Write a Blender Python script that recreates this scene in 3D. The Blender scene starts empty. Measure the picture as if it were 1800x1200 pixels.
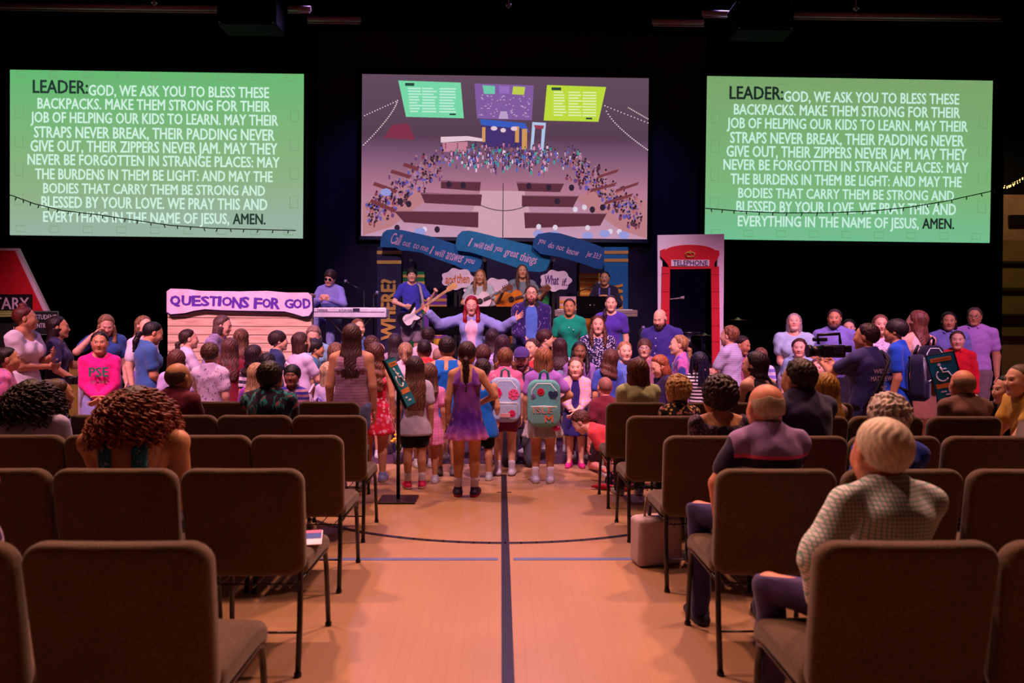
import bpy, bmesh, math, random
import numpy as np
from mathutils import Vector, Matrix, Euler
C = bpy.context.scene.collection
sc = bpy.context.scene
rnd = random.Random(7)
PI = math.pi
R = math.radians
# ------------------------------------------------------------------ camera
FPX = 1300.0
CAMZ = 1.45
cd = bpy.data.cameras.new('camera')
cam = bpy.data.objects.new('camera', cd)
C.objects.link(cam)
sc.camera = cam
cd.sensor_width = 36.0
cd.lens = FPX / 1800 * 36
cd.clip_start = .05
cd.clip_end = 100
cd.dof.use_dof = True
cd.dof.focus_distance = 8.5
cd.dof.aperture_fstop = 2.6
cam.location = (0, 0, CAMZ)
CR = Matrix.Rotation(R(-.855), 3, 'Z') @ Matrix.Rotation(R(90 - .75), 3, 'X') @ Matrix.Rotation(R(.2), 3, 'Z')
cam.rotation_euler = CR.to_euler()


def at(px, py, Y):
    """the point of the room seen at pixel (px, py) of the photograph, at distance Y into the room"""
    v = CR @ Vector(((px - 900) / FPX, (600 - py) / FPX, -1))
    return Vector((0, 0, CAMZ)) + v * (Y / v.y)


# ------------------------------------------------------------------ light and view
sc.view_settings.view_transform = 'Standard'
sc.view_settings.look = 'None'
sc.view_settings.gamma = 1
sc.view_settings.exposure = 0.0
w = bpy.data.worlds.new('room_dark')
sc.world = w
w.use_nodes = True
w.node_tree.nodes['Background'].inputs[0].default_value = (.25, .16, .3, 1)
w.node_tree.nodes['Background'].inputs[1].default_value = .03


def spot(x, y, z, tx, ty, tz, watts, col, ang=60, size=.25, blend=.7):
    l = bpy.data.lights.new('hall_and_fill_light', 'SPOT')  # shared by the house and stage lights and the added fill spots
    l.energy = watts
    l.color = col
    l.spot_size = R(ang)
    l.spot_blend = blend
    l.shadow_soft_size = size
    o = bpy.data.objects.new('hall_and_fill_light', l)
    C.objects.link(o)
    o.location = (x, y, z)
    o.rotation_euler = (Vector((tx, ty, tz)) - Vector((x, y, z))).to_track_quat('-Z', 'Y').to_euler()
    return o


WARM = (1, .46, .31)
PINK = (1, .42, .6)
BLUE = (.25, .22, 1)
# warm house lights over the aisle and the front rows, shining back towards the seats
for lx, ly, tx, ty, lw in ((-2.6, 7.6, -2.4, 3.6, 1700), (2.6, 7.6, 2.4, 3.6, 1700), (-3.6, 5.0, -2.6, 1.6, 1200), (3.6, 5.0, 2.6, 1.6, 1200), (0, 6.6, 0, 4.6, 480), (0, 4.6, 0, 1.8, 260)):
    spot(lx, ly, 7.4, tx, ty, 0, lw, WARM, 76, .22)
# pink and violet stage wash from the truss over the audience
for lx, tx, lw, col in ((-5.5, -4.8, 2700, PINK), (-2.8, -2.4, 2600, PINK), (0, 0, 2600, (1, .54, .62)), (2.8, 2.4, 2500, PINK), (5.5, 5.0, 2400, (.95, .42, .74))):
    spot(lx, 3.6, 7.0, tx, 9.2, 1.1, lw, col, 44, .2)
# added fill spots that brighten the band and the painted boards
for lx, tx in ((-2.4, -1.2), (2.2, 1.0)):
    spot(lx, 7.2, 7.4, tx, 12.9, 2.1, 1000, (1, .72, .84), 38, .2)
spot(10.6, 13.5, 7.6, 11.6, 16.6, 2.6, 420, (1, .72, .36), 60, .3)  # added warm fill spot, only brightens the beige far wall
# violet back light and blue glow on the curtain
for lx in (-3.0, 0.6, 4.0):
    spot(lx, 12.8, 7.4, lx * .9, 8.6, .9, 520, (.5, .32, 1), 62, .2)
for lx in (-2.6, 2.6):
    spot(lx, 11.4, 7.6, lx * .8, 14.3, 2.2, 170, BLUE, 60, .2)


# ------------------------------------------------------------------ colour and materials
def lin(c):
    return tuple(((v / 255) / 12.92 if v / 255 <= .04045 else ((v / 255 + .055) / 1.055) ** 2.4) for v in c)


def rgba(c):
    return lin(c) + (1,)


MATS = {}


def base_mat(name, rough=.7):
    m = bpy.data.materials.new(name)
    m.use_nodes = True
    nt = m.node_tree
    b = nt.nodes['Principled BSDF']
    b.inputs['Roughness'].default_value = rough
    return m, nt, b


def N(nt, t, **kw):
    n = nt.nodes.new(t)
    for k, v in kw.items():
        if k in n.inputs:
            n.inputs[k].default_value = v
        else:
            setattr(n, k, v)
    return n


def mapped(nt, scale=(1, 1, 1), rot=(0, 0, 0)):
    tc = N(nt, 'ShaderNodeTexCoord')
    mp = N(nt, 'ShaderNodeMapping')
    mp.inputs['Scale'].default_value = scale
    mp.inputs['Rotation'].default_value = rot
    nt.links.new(tc.outputs['Object'], mp.inputs['Vector'])
    return mp.outputs['Vector']


def ramp(nt, fac, stops, interp='LINEAR'):
    r = N(nt, 'ShaderNodeValToRGB')
    r.color_ramp.interpolation = interp
    e = r.color_ramp.elements
    while len(e) < len(stops):
        e.new(.5)
    for el, (p, c) in zip(e, stops):
        el.position = p
        el.color = rgba(c)
    nt.links.new(fac, r.inputs[0])
    return r.outputs[0]


def bump(nt, b, h, strength=.3, dist=.01):
    bp = N(nt, 'ShaderNodeBump', Strength=strength, Distance=dist)
    nt.links.new(h, bp.inputs['Height'])
    nt.links.new(bp.outputs[0], b.inputs['Normal'])


def paint(c, rough=.6, noise=.06, sc_=8, metal=0, spec=.4):
    """flat colour with a faint mottling"""
    key = ('paint', c, rough, noise, sc_, metal, spec)
    if key in MATS:
        return MATS[key]
    m, nt, b = base_mat('paint', rough)
    n = N(nt, 'ShaderNodeTexNoise', Scale=sc_, Detail=3.0)
    nt.links.new(mapped(nt), n.inputs['Vector'])
    lo = tuple(max(0, v * (1 - noise)) for v in c)
    hi = tuple(min(255, v * (1 + noise)) for v in c)
    nt.links.new(ramp(nt, n.outputs[0], [(.3, lo), (.7, hi)]), b.inputs['Base Color'])
    b.inputs['Metallic'].default_value = metal
    b.inputs['Specular IOR Level'].default_value = spec
    MATS[key] = m
    return m


def glow(c, s=1.0):
    key = ('glow', c, s)
    if key in MATS:
        return MATS[key]
    m, nt, b = base_mat('projected_light')
    b.inputs['Base Color'].default_value = (0, 0, 0, 1)
    b.inputs['Specular IOR Level'].default_value = 0
    b.inputs['Emission Color'].default_value = rgba(c)
    b.inputs['Emission Strength'].default_value = s
    MATS[key] = m
    return m


def cloth(c, pat='plain', c2=(255, 255, 255), c3=None, s=1.0):
    key = ('cloth', c, pat, c2, c3, s)
    if key in MATS:
        return MATS[key]
    m, nt, b = base_mat('fabric', .85)
    b.inputs['Specular IOR Level'].default_value = .2
    b.inputs['Sheen Weight'].default_value = .15
    c3 = c3 or c2
    L = nt.links.new
    wv = N(nt, 'ShaderNodeTexNoise', Scale=60.0, Detail=4.0)
    L(mapped(nt), wv.inputs['Vector'])
    dk = tuple(v * .92 for v in c)
    if pat == 'plain':
        col = ramp(nt, wv.outputs[0], [(.3, dk), (.7, c)])
    elif pat == 'stripe':          # bands across the body
        wt = N(nt, 'ShaderNodeTexWave', Scale=9.0 * s, Distortion=.4)
        wt.bands_direction = 'Z'
        L(mapped(nt), wt.inputs['Vector'])
        col = ramp(nt, wt.outputs[0], [(.0, c), (.5, c2)], 'CONSTANT')
    elif pat == 'plaid':
        mp = mapped(nt, (s, s, s))
        a_ = N(nt, 'ShaderNodeTexWave', Scale=13.0)
        a_.bands_direction = 'Z'
        b_ = N(nt, 'ShaderNodeTexWave', Scale=13.0)
        b_.bands_direction = 'X'
        L(mp, a_.inputs['Vector'])
        L(mp, b_.inputs['Vector'])
        ad = N(nt, 'ShaderNodeMath')
        ad.operation = 'MAXIMUM'
        L(a_.outputs[0], ad.inputs[0])
        L(b_.outputs[0], ad.inputs[1])
        col = ramp(nt, ad.outputs[0], [(.6, c), (.82, c2), (1.0, c3)])
    elif pat == 'floral':
        v = N(nt, 'ShaderNodeTexVoronoi', Scale=22.0 * s)
        L(mapped(nt), v.inputs['Vector'])
        n2 = N(nt, 'ShaderNodeTexNoise', Scale=11.0 * s, Detail=2.0)
        L(mapped(nt), n2.inputs['Vector'])
        f1 = ramp(nt, n2.outputs[0], [(.0, c2), (.52, c3)], 'CONSTANT')
        mx = N(nt, 'ShaderNodeMix')
        mx.data_type = 'RGBA'
        msk = ramp(nt, v.outputs['Distance'], [(.0, (255, 255, 255)), (.4, (0, 0, 0))], 'CONSTANT')
        L(msk, mx.inputs[0])
        mx.inputs[6].default_value = rgba(c)
        L(f1, mx.inputs[7])
        col = mx.outputs[2]
    elif pat in ('leaf', 'tie'):
        n2 = N(nt, 'ShaderNodeTexNoise', Scale=(20.0 if pat == 'leaf' else 9.0) * s, Detail=1.5, Distortion=1.2)
        L(mapped(nt, (1, 1, .6)), n2.inputs['Vector'])
        st = [(.0, c), (.54, c2), (.63, c3)] if pat == 'leaf' else [(.35, c), (.5, c2), (.65, c3)]
        col = ramp(nt, n2.outputs[0], st, 'CONSTANT' if pat == 'leaf' else 'EASE')
    elif pat == 'polo':            # bands across the back, dark sleeves
        tc = N(nt, 'ShaderNodeTexCoord')
        sx = N(nt, 'ShaderNodeSeparateXYZ')
        L(tc.outputs['Object'], sx.inputs[0])
        mr = N(nt, 'ShaderNodeMapRange')
        L(sx.outputs[2], mr.inputs[0])
        mr.inputs[1].default_value, mr.inputs[2].default_value = s, s + .4
        NV, LI, PI_, SI = (40, 28, 66), c, (236, 90, 150), (180, 176, 226)
        zc = ramp(nt, mr.outputs[0], [(0, NV), (.1, SI), (.18, NV), (.26, SI), (.36, NV), (.47, PI_), (.515, LI)], 'CONSTANT')
        ab = N(nt, 'ShaderNodeMath')
        ab.operation = 'ABSOLUTE'
        L(sx.outputs[0], ab.inputs[0])
        g2 = N(nt, 'ShaderNodeMath')
        g2.operation = 'GREATER_THAN'
        g2.inputs[1].default_value = .19
        L(ab.outputs[0], g2.inputs[0])
        mx = N(nt, 'ShaderNodeMix')
        mx.data_type = 'RGBA'
        L(g2.outputs[0], mx.inputs[0])
        L(zc, mx.inputs[6])
        mx.inputs[7].default_value = rgba(NV)
        col = mx.outputs[2]
    elif pat == 'ombre':           # dyed from the waist to the hem
        tc = N(nt, 'ShaderNodeTexCoord')
        sx = N(nt, 'ShaderNodeSeparateXYZ')
        L(tc.outputs['Generated'], sx.inputs[0])
        n2 = N(nt, 'ShaderNodeTexNoise', Scale=6.0)
        ad = N(nt, 'ShaderNodeMath')
        ad.operation = 'MULTIPLY_ADD'
        L(n2.outputs[0], ad.inputs[0])
        ad.inputs[1].default_value = .35
        L(sx.outputs[2], ad.inputs[2])
        col = ramp(nt, ad.outputs[0], [(.1, c2), (.42, c3), (.62, c)])
    L(col, b.inputs['Base Color'])
    bump(nt, b, wv.outputs[0], .25, .006)
    MATS[key] = m
    return m


def attr_mat(name, rough, noise_scale, lo, strength, stretch=(1, 1, 1), sheen=0, spec=.4):
    m, nt, b = base_mat(name, rough)
    a = N(nt, 'ShaderNodeAttribute', attribute_name='col')
    n = N(nt, 'ShaderNodeTexNoise', Scale=noise_scale, Detail=3.0)
    nt.links.new(mapped(nt, stretch), n.inputs['Vector'])
    g = ramp(nt, n.outputs[0], [(.3, (lo, lo, lo)), (.68, (255, 255, 255))])
    mx = N(nt, 'ShaderNodeMix')
    mx.data_type = 'RGBA'
    mx.blend_type = 'MULTIPLY'
    mx.inputs[0].default_value = 1
    nt.links.new(a.outputs['Color'], mx.inputs[6])
    nt.links.new(g, mx.inputs[7])
    nt.links.new(mx.outputs[2], b.inputs['Base Color'])
    b.inputs['Specular IOR Level'].default_value = spec
    bump(nt, b, n.outputs[0], strength, .006)
    return m


SKIN = attr_mat('skin', .5, 30, 235, .06, spec=.35)
HAIR = attr_mat('hair', .5, 26, 120, .7, (3, 3, .35), spec=.3)
HAIR_FINE = attr_mat('hair_fine', .55, 40, 205, .25, (2, 2, .5), spec=.25)
SHOE = attr_mat('shoe_fabric', .6, 30, 220, .1)


# ------------------------------------------------------------------ plain mesh helpers
def tag(o, label=None, cat=None, group=None, kind=None):
    for k, v in (('label', label), ('category', cat), ('group', group), ('kind', kind)):
        if v:
            o[k] = v
    return o


def link(name, me, mat=None, parent=None):
    o = bpy.data.objects.new(name, me)
    C.objects.link(o)
    if parent:
        o.parent = parent
    if mat and not me.materials:
        me.materials.append(mat)
    return o


def empty(name, loc, rz=0, label=None, cat=None, group=None):
    o = bpy.data.objects.new(name, None)
    o.empty_display_size = .1
    C.objects.link(o)
    o.location = loc
    o.rotation_euler = (0, 0, rz)
    return tag(o, label, cat, group)


def arr_mesh(name, V, Q, col=None, smooth=True):
    """mesh from numpy vertices and quads"""
    me = bpy.data.meshes.new(name)
    n, q = len(V), len(Q)
    me.vertices.add(n)
    me.vertices.foreach_set('co', np.asarray(V, np.float32).ravel())
    me.loops.add(4 * q)
    me.loops.foreach_set('vertex_index', np.asarray(Q, np.int32).ravel())
    me.polygons.add(q)
    me.polygons.foreach_set('loop_start', np.arange(0, 4 * q, 4, dtype=np.int32))
    me.polygons.foreach_set('use_smooth', np.full(q, smooth))
    if col is not None:
        a = me.attributes.new('col', 'FLOAT_COLOR', 'POINT')
        cc = np.ones((n, 4), np.float32)
        cc[:, :3] = col
        a.data.foreach_set('color', cc.ravel())
    me.update(calc_edges=True)
    return me


class MB:
    """collects boxes, tubes, prisms; build() links them as one mesh object"""

    def __init__(s):
        s.bm = bmesh.new()
        s.mi = 0

    def _fin(s, verts):
        for f in {f for v in verts for f in v.link_faces}:
            f.material_index = s.mi
        return s

    def box(s, c, d, bev=0, rot=None, seg=2):
        r = bmesh.ops.create_cube(s.bm, size=1)
        vs = r['verts']
        M = Matrix.Translation(c) @ (rot.to_4x4() if rot else Matrix()) @ Matrix.Diagonal((*d, 1))
        bmesh.ops.transform(s.bm, matrix=M, verts=vs)
        if bev:
            es = list({e for v in vs for e in v.link_edges})
            rr = bmesh.ops.bevel(s.bm, geom=es, offset=bev, segments=seg, affect='EDGES', profile=.5)
            vs = list({v for f in rr['faces'] for v in f.verts})
            for f in rr['faces']:
                f.smooth = True
        return s._fin(vs)

    def tube(s, pts, r, n=8, cap=True):
        pts = [Vector(p) for p in pts]
        rs = r if isinstance(r, (list, tuple)) else [r] * len(pts)
        rings, prev = [], None
        for i, p in enumerate(pts):
            t = (pts[min(i + 1, len(pts) - 1)] - pts[max(i - 1, 0)]).normalized()
            u = prev if prev is not None else (Vector((0, 0, 1)) if abs(t.z) < .9 else Vector((1, 0, 0)))
            u = (u - t * u.dot(t)).normalized()
            prev = u
            v = t.cross(u)
            rings.append([s.bm.verts.new(p + (u * math.cos(2 * PI * k / n) + v * math.sin(2 * PI * k / n)) * rs[i]) for k in range(n)])
        fs = []
        for a, b in zip(rings, rings[1:]):
            for k in range(n):
                fs.append(s.bm.faces.new((a[k], a[(k + 1) % n], b[(k + 1) % n], b[k])))
        for f in fs:
            f.smooth = True
        if cap:
            fs.append(s.bm.faces.new(rings[0][::-1]))
            fs.append(s.bm.faces.new(rings[-1]))
        for f in fs:
            f.material_index = s.mi
        return s

    def prism(s, pts, t, axis='Y', bev=0):
        """outline (x, z) extruded along Y by t, front face at y=0"""
        a = [s.bm.verts.new((x, 0, z)) for x, z in pts]
        f = s.bm.faces.new(a)
        r = bmesh.ops.extrude_face_region(s.bm, geom=[f])
        vs = [g for g in r['geom'] if isinstance(g, bmesh.types.BMVert)]
        bmesh.ops.translate(s.bm, vec=(0, t, 0), verts=vs)
        allv = a + vs
        return s._fin(allv)

    def ball(s, c, r, seg=12, sx=(1, 1, 1)):
        o = bmesh.ops.create_uvsphere(s.bm, u_segments=seg, v_segments=max(6, seg // 2 + 2), radius=r)
        bmesh.ops.transform(s.bm, matrix=Matrix.Translation(c) @ Matrix.Diagonal((*sx, 1)), verts=o['verts'])
        for f in {f for v in o['verts'] for f in v.link_faces}:
            f.smooth = True
        return s._fin(o['verts'])

    def disc(s, c, r, t, n=24, axis='Z'):
        d = Vector((0, 0, t / 2)) if axis == 'Z' else Vector((0, t / 2, 0))
        return s.tube([Vector(c) - d, Vector(c) + d], r, n)

    def build(s, name, mats, parent=None, xf=None):
        if xf is not None:
            bmesh.ops.transform(s.bm, matrix=xf, verts=s.bm.verts)
        bmesh.ops.recalc_face_normals(s.bm, faces=s.bm.faces)
        me = bpy.data.meshes.new(name)
        s.bm.to_mesh(me)
        s.bm.free()
        for m in (mats if isinstance(mats, (list, tuple)) else [mats]):
            me.materials.append(m)
        return link(name, me, None, parent)


H_BOX = [0, 1]


def txt_mesh(body, w=None, h=None, bold=.0, shear=0, ext=.004, res=2):
    """lettering as a flat mesh in the x/z plane, centred, fitted to w x h"""
    cu = bpy.data.curves.new('lettering', 'FONT')
    cu.body = body
    cu.size = 1
    cu.shear = shear
    cu.resolution_u = res
    cu.align_x = 'LEFT'
    o = bpy.data.objects.new('lettering', cu)
    C.objects.link(o)
    bpy.context.view_layer.update()
    dg = bpy.context.evaluated_depsgraph_get()
    me = bpy.data.meshes.new_from_object(o.evaluated_get(dg))
    bpy.data.objects.remove(o)
    n = len(me.vertices)
    v = np.empty(3 * n, np.float32)
    me.vertices.foreach_get('co', v)
    v = v.reshape(-1, 3)
    lo, hi = v.min(0), v.max(0)
    if body != 'H' and body.upper() == body and len(body) > 1:      # capitals are fitted by their own height, not by commas and tails
        if 'cap' not in MATS:
            txt_mesh('H', 1, 1)
            MATS['cap'] = (H_BOX[0], H_BOX[1])
        lo[1], hi[1] = MATS['cap']
    if body == 'H':
        H_BOX[:] = [float(lo[1]), float(hi[1])]
    sx = w / (hi[0] - lo[0]) if w else None
    sy = h / (hi[1] - lo[1]) if h else sx
    sx = sx or sy
    V = np.zeros_like(v)
    V[:, 0] = (v[:, 0] - (lo[0] + hi[0]) / 2) * sx
    V[:, 2] = (v[:, 1] - (lo[1] + hi[1]) / 2) * sy
    me.vertices.foreach_set('co', V.ravel())
    me.materials.clear()
    me.update()
    if bold:                        # heavier strokes: the same outline struck again a little to each side
        bm = bmesh.new()
        bm.from_mesh(me)
        hgt = (hi[1] - lo[1]) * sy
        src = bm.verts[:] + bm.edges[:] + bm.faces[:]
        for i, (dx, dz) in enumerate(((1, 0), (-1, 0), (0, 1), (0, -1), (.7, .7), (-.7, .7), (.7, -.7), (-.7, -.7))):
            r_ = bmesh.ops.duplicate(bm, geom=src)
            bmesh.ops.translate(bm, vec=(dx * bold * hgt * 1.1, -.0002 * (i + 1), dz * bold * hgt * .8), verts=[g for g in r_['geom'] if isinstance(g, bmesh.types.BMVert)])
        bm.to_mesh(me)
        bm.free()
    return me


def text(body, c, w, h, mat, parent, rot=0, bold=.02, shear=0, name='lettering', mtx=None):
    """lettering facing -Y with centre c in the parent's space; rot turns it in its plane (degrees, clockwise positive)"""
    me = txt_mesh(body, w, h, bold, shear)
    o = link(name, me, mat, parent)
    o.matrix_basis = (mtx or Matrix()) @ Matrix.Translation(c) @ Matrix.Rotation(R(rot), 4, 'Y')
    return o
# ------------------------------------------------------------------ figures: smooth distance-field bodies turned into one surface
f32 = np.float32


class Grid:
    def __init__(s, lo, hi, h):
        s.ax = [np.arange(l, u + h, h, dtype=f32) for l, u in zip(lo, hi)]
        s.h = h
        s.F = np.full([len(a) for a in s.ax], .5, f32)

    def sl(s, lo, hi):
        r = []
        for a, l, u in zip(s.ax, lo, hi):
            i, j = np.searchsorted(a, l), np.searchsorted(a, u)
            if i >= j:
                return None
            r.append(slice(max(i - 1, 0), j + 1))
        return tuple(r)

    def xyz(s, q=None):
        q = q or (slice(None),) * 3
        return (s.ax[0][q[0]][:, None, None], s.ax[1][q[1]][None, :, None], s.ax[2][q[2]][None, None, :])

    def add(s, prim, k=.02, infl=0):
        f, lo, hi = prim
        m = k + 2.5 * s.h + infl
        q = s.sl([l - m for l in lo], [u + m for u in hi])
        if q is None:
            return
        d = f(*s.xyz(q)) - infl
        A = s.F[q]
        if k > 0:
            hh = np.clip(.5 + .5 * (A - d) / k, 0, 1)
            s.F[q] = A * (1 - hh) + d * hh - k * hh * (1 - hh)
        else:
            s.F[q] = np.minimum(A, d)

    def sub(s, prim, k=.008):
        f, lo, hi = prim
        m = k + 2 * s.h
        q = s.sl([l - m for l in lo], [u + m for u in hi])
        if q is None:
            return
        d = -f(*s.xyz(q))
        A = s.F[q]
        hh = np.clip(.5 - .5 * (A - d) / k, 0, 1)
        s.F[q] = A * (1 - hh) + d * hh + k * hh * (1 - hh)

    def clip(s, g):
        """keep where g <= 0"""
        s.F = np.maximum(s.F, g(*s.xyz()).astype(f32))

    def warp(s, g):
        s.F = s.F + g(*s.xyz()).astype(f32)

    def mesh(s):
        F = s.F
        F[0], F[-1], F[:, 0], F[:, -1], F[:, :, 0], F[:, :, -1] = (np.maximum(a, 1e-3) for a in (F[0], F[-1], F[:, 0], F[:, -1], F[:, :, 0], F[:, :, -1]))
        S = F < 0
        nx, ny, nz = F.shape
        c = np.zeros((nx - 1, ny - 1, nz - 1), np.int8)
        for i in (0, 1):
            for j in (0, 1):
                for k in (0, 1):
                    c += S[i:nx - 1 + i, j:ny - 1 + j, k:nz - 1 + k]
        act = (c > 0) & (c < 8)
        I, J, K = np.nonzero(act)
        idx = np.full(act.shape, -1, np.int32)
        idx[act] = np.arange(len(I))
        P = np.zeros((len(I), 3), f32)
        cnt = np.zeros(len(I), f32)
        cs = [(i, j, k) for i in (0, 1) for j in (0, 1) for k in (0, 1)]
        val = {q: F[I + q[0], J + q[1], K + q[2]] for q in cs}
        for a in cs:
            for b in cs:
                dv = [b[n] - a[n] for n in range(3)]
                if sum(dv) == 1 and min(dv) == 0:
                    fa, fb = val[a], val[b]
                    x = (fa < 0) != (fb < 0)
                    t = np.where(x, fa / np.where(x, fa - fb, 1), 0)
                    for n in range(3):
                        P[:, n] += x * (a[n] + t * dv[n])
                    cnt += x
        P /= cnt[:, None]
        V = np.stack([s.ax[n][0] + s.h * (P[:, n] + (I, J, K)[n]) for n in range(3)], 1)
        Q = []
        for n in range(3):
            sa = [slice(None)] * 3
            sb = [slice(None)] * 3
            sa[n], sb[n] = slice(0, -1), slice(1, None)
            A, B = S[tuple(sa)], S[tuple(sb)]
            u, v = [m for m in range(3) if m != n]
            x = np.argwhere(A != B)
            ok = (x[:, u] > 0) & (x[:, v] > 0) & (x[:, u] < F.shape[u] - 1) & (x[:, v] < F.shape[v] - 1)
            x = x[ok]
            out = A[tuple(x.T)]

            def cell(du, dv):
                y = x.copy()
                y[:, u] -= du
                y[:, v] -= dv
                return idx[tuple(y.T)]
            q = np.stack([cell(1, 1), cell(0, 1), cell(0, 0), cell(1, 0)], 1)
            flip = out if n == 1 else ~out
            q[flip] = q[flip][:, ::-1]
            Q.append(q)
        return V, np.concatenate(Q)


def v3(*a):
    return np.array(a, np.float64)


def cone(a, b, ra, rb):
    a, b = v3(*a), v3(*b)
    ba = b - a
    bb = max(float(ba @ ba), 1e-9)

    def f(X, Y, Z):
        x, y, z = X - f32(a[0]), Y - f32(a[1]), Z - f32(a[2])
        t = np.clip((x * f32(ba[0]) + y * f32(ba[1]) + z * f32(ba[2])) / f32(bb), 0, 1)
        return np.sqrt((x - t * f32(ba[0])) ** 2 + (y - t * f32(ba[1])) ** 2 + (z - t * f32(ba[2])) ** 2) - (f32(ra) + f32(rb - ra) * t)
    r = max(ra, rb)
    return f, np.minimum(a, b) - r, np.maximum(a, b) + r


def chain(pts, rs):
    return [cone(pts[i], pts[i + 1], rs[i], rs[i + 1]) for i in range(len(pts) - 1)]


def ell(c, r):
    c, r = v3(*c), v3(*r)

    def f(X, Y, Z):
        x, y, z = X - f32(c[0]), Y - f32(c[1]), Z - f32(c[2])
        k0 = np.sqrt((x / f32(r[0])) ** 2 + (y / f32(r[1])) ** 2 + (z / f32(r[2])) ** 2)
        k1 = np.sqrt((x / f32(r[0] ** 2)) ** 2 + (y / f32(r[1] ** 2)) ** 2 + (z / f32(r[2] ** 2)) ** 2) + f32(1e-6)
        return k0 * (k0 - 1) / k1
    return f, c - r, c + r


def rbox(c, d, r, M=None):
    """rounded box, d full size"""
    c, d = v3(*c), v3(*d) / 2
    M = np.eye(3) if M is None else np.array(M)

    def f(X, Y, Z):
        x, y, z = X - f32(c[0]), Y - f32(c[1]), Z - f32(c[2])
        q = []
        for i in range(3):
            q.append(np.abs(x * f32(M[i][0]) + y * f32(M[i][1]) + z * f32(M[i][2])) - f32(d[i] - r))
        return np.sqrt(sum(np.maximum(a, 0) ** 2 for a in q)) + np.minimum(np.maximum(np.maximum(q[0], q[1]), q[2]), 0) - f32(r)
    e = np.full(3, np.linalg.norm(d)) if not np.allclose(M, np.eye(3)) else d
    return f, c - e, c + e


def loft(O, M, tab, pleat=0, n=14, cap=True):
    """elliptical sections (z, rx, ry, yc) along the local z axis of frame O, M (rows are the local axes)"""
    O, M = v3(*O), np.array(M)
    T = np.array(tab, np.float64)
    T = T[np.argsort(T[:, 0])]
    zz = np.linspace(T[0, 0], T[-1, 0], 60)
    # smooth the profile a little
    prof = [np.interp(zz, T[:, 0], T[:, i]) for i in (1, 2, 3)]
    ker = np.ones(5) / 5
    prof = [np.convolve(np.pad(p, 2, 'edge'), ker, 'valid') for p in prof]

    def f(X, Y, Z):
        x, y, z = X - f32(O[0]), Y - f32(O[1]), Z - f32(O[2])
        l = [x * f32(M[i][0]) + y * f32(M[i][1]) + z * f32(M[i][2]) for i in range(3)]
        rx, ry, yc = (np.interp(l[2], zz, p).astype(f32) for p in prof)
        yy = l[1] - yc
        if pleat:
            g = 1 + pleat * np.sin(n * np.arctan2(yy, l[0])) * np.clip((zz[-1] - l[2]) / (zz[-1] - zz[0]), 0, 1)
            rx, ry = rx * g.astype(f32), ry * g.astype(f32)
        k0 = np.sqrt((l[0] / rx) ** 2 + (yy / ry) ** 2)
        k1 = np.sqrt((l[0] / rx ** 2) ** 2 + (yy / ry ** 2) ** 2) + f32(1e-5)
        d = k0 * (k0 - 1) / k1
        return np.maximum(d, np.maximum(l[2] - f32(zz[-1]), f32(zz[0]) - l[2]))
    rm = max(T[:, 1].max(), (T[:, 2] + abs(T[:, 3])).max()) * (1 + pleat)
    ends = [O + M[2] * zz[0], O + M[2] * zz[-1]]
    return f, np.minimum(*ends) - rm, np.maximum(*ends) + rm


def bounds(prims, pad=.03):
    return np.min([p[1] for p in prims], 0) - pad, np.max([p[2] for p in prims], 0) + pad


# ------------------------------------------------------------------ heads (adult size, chin to crown .225, face towards +Y)
CACHE = {}


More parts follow.
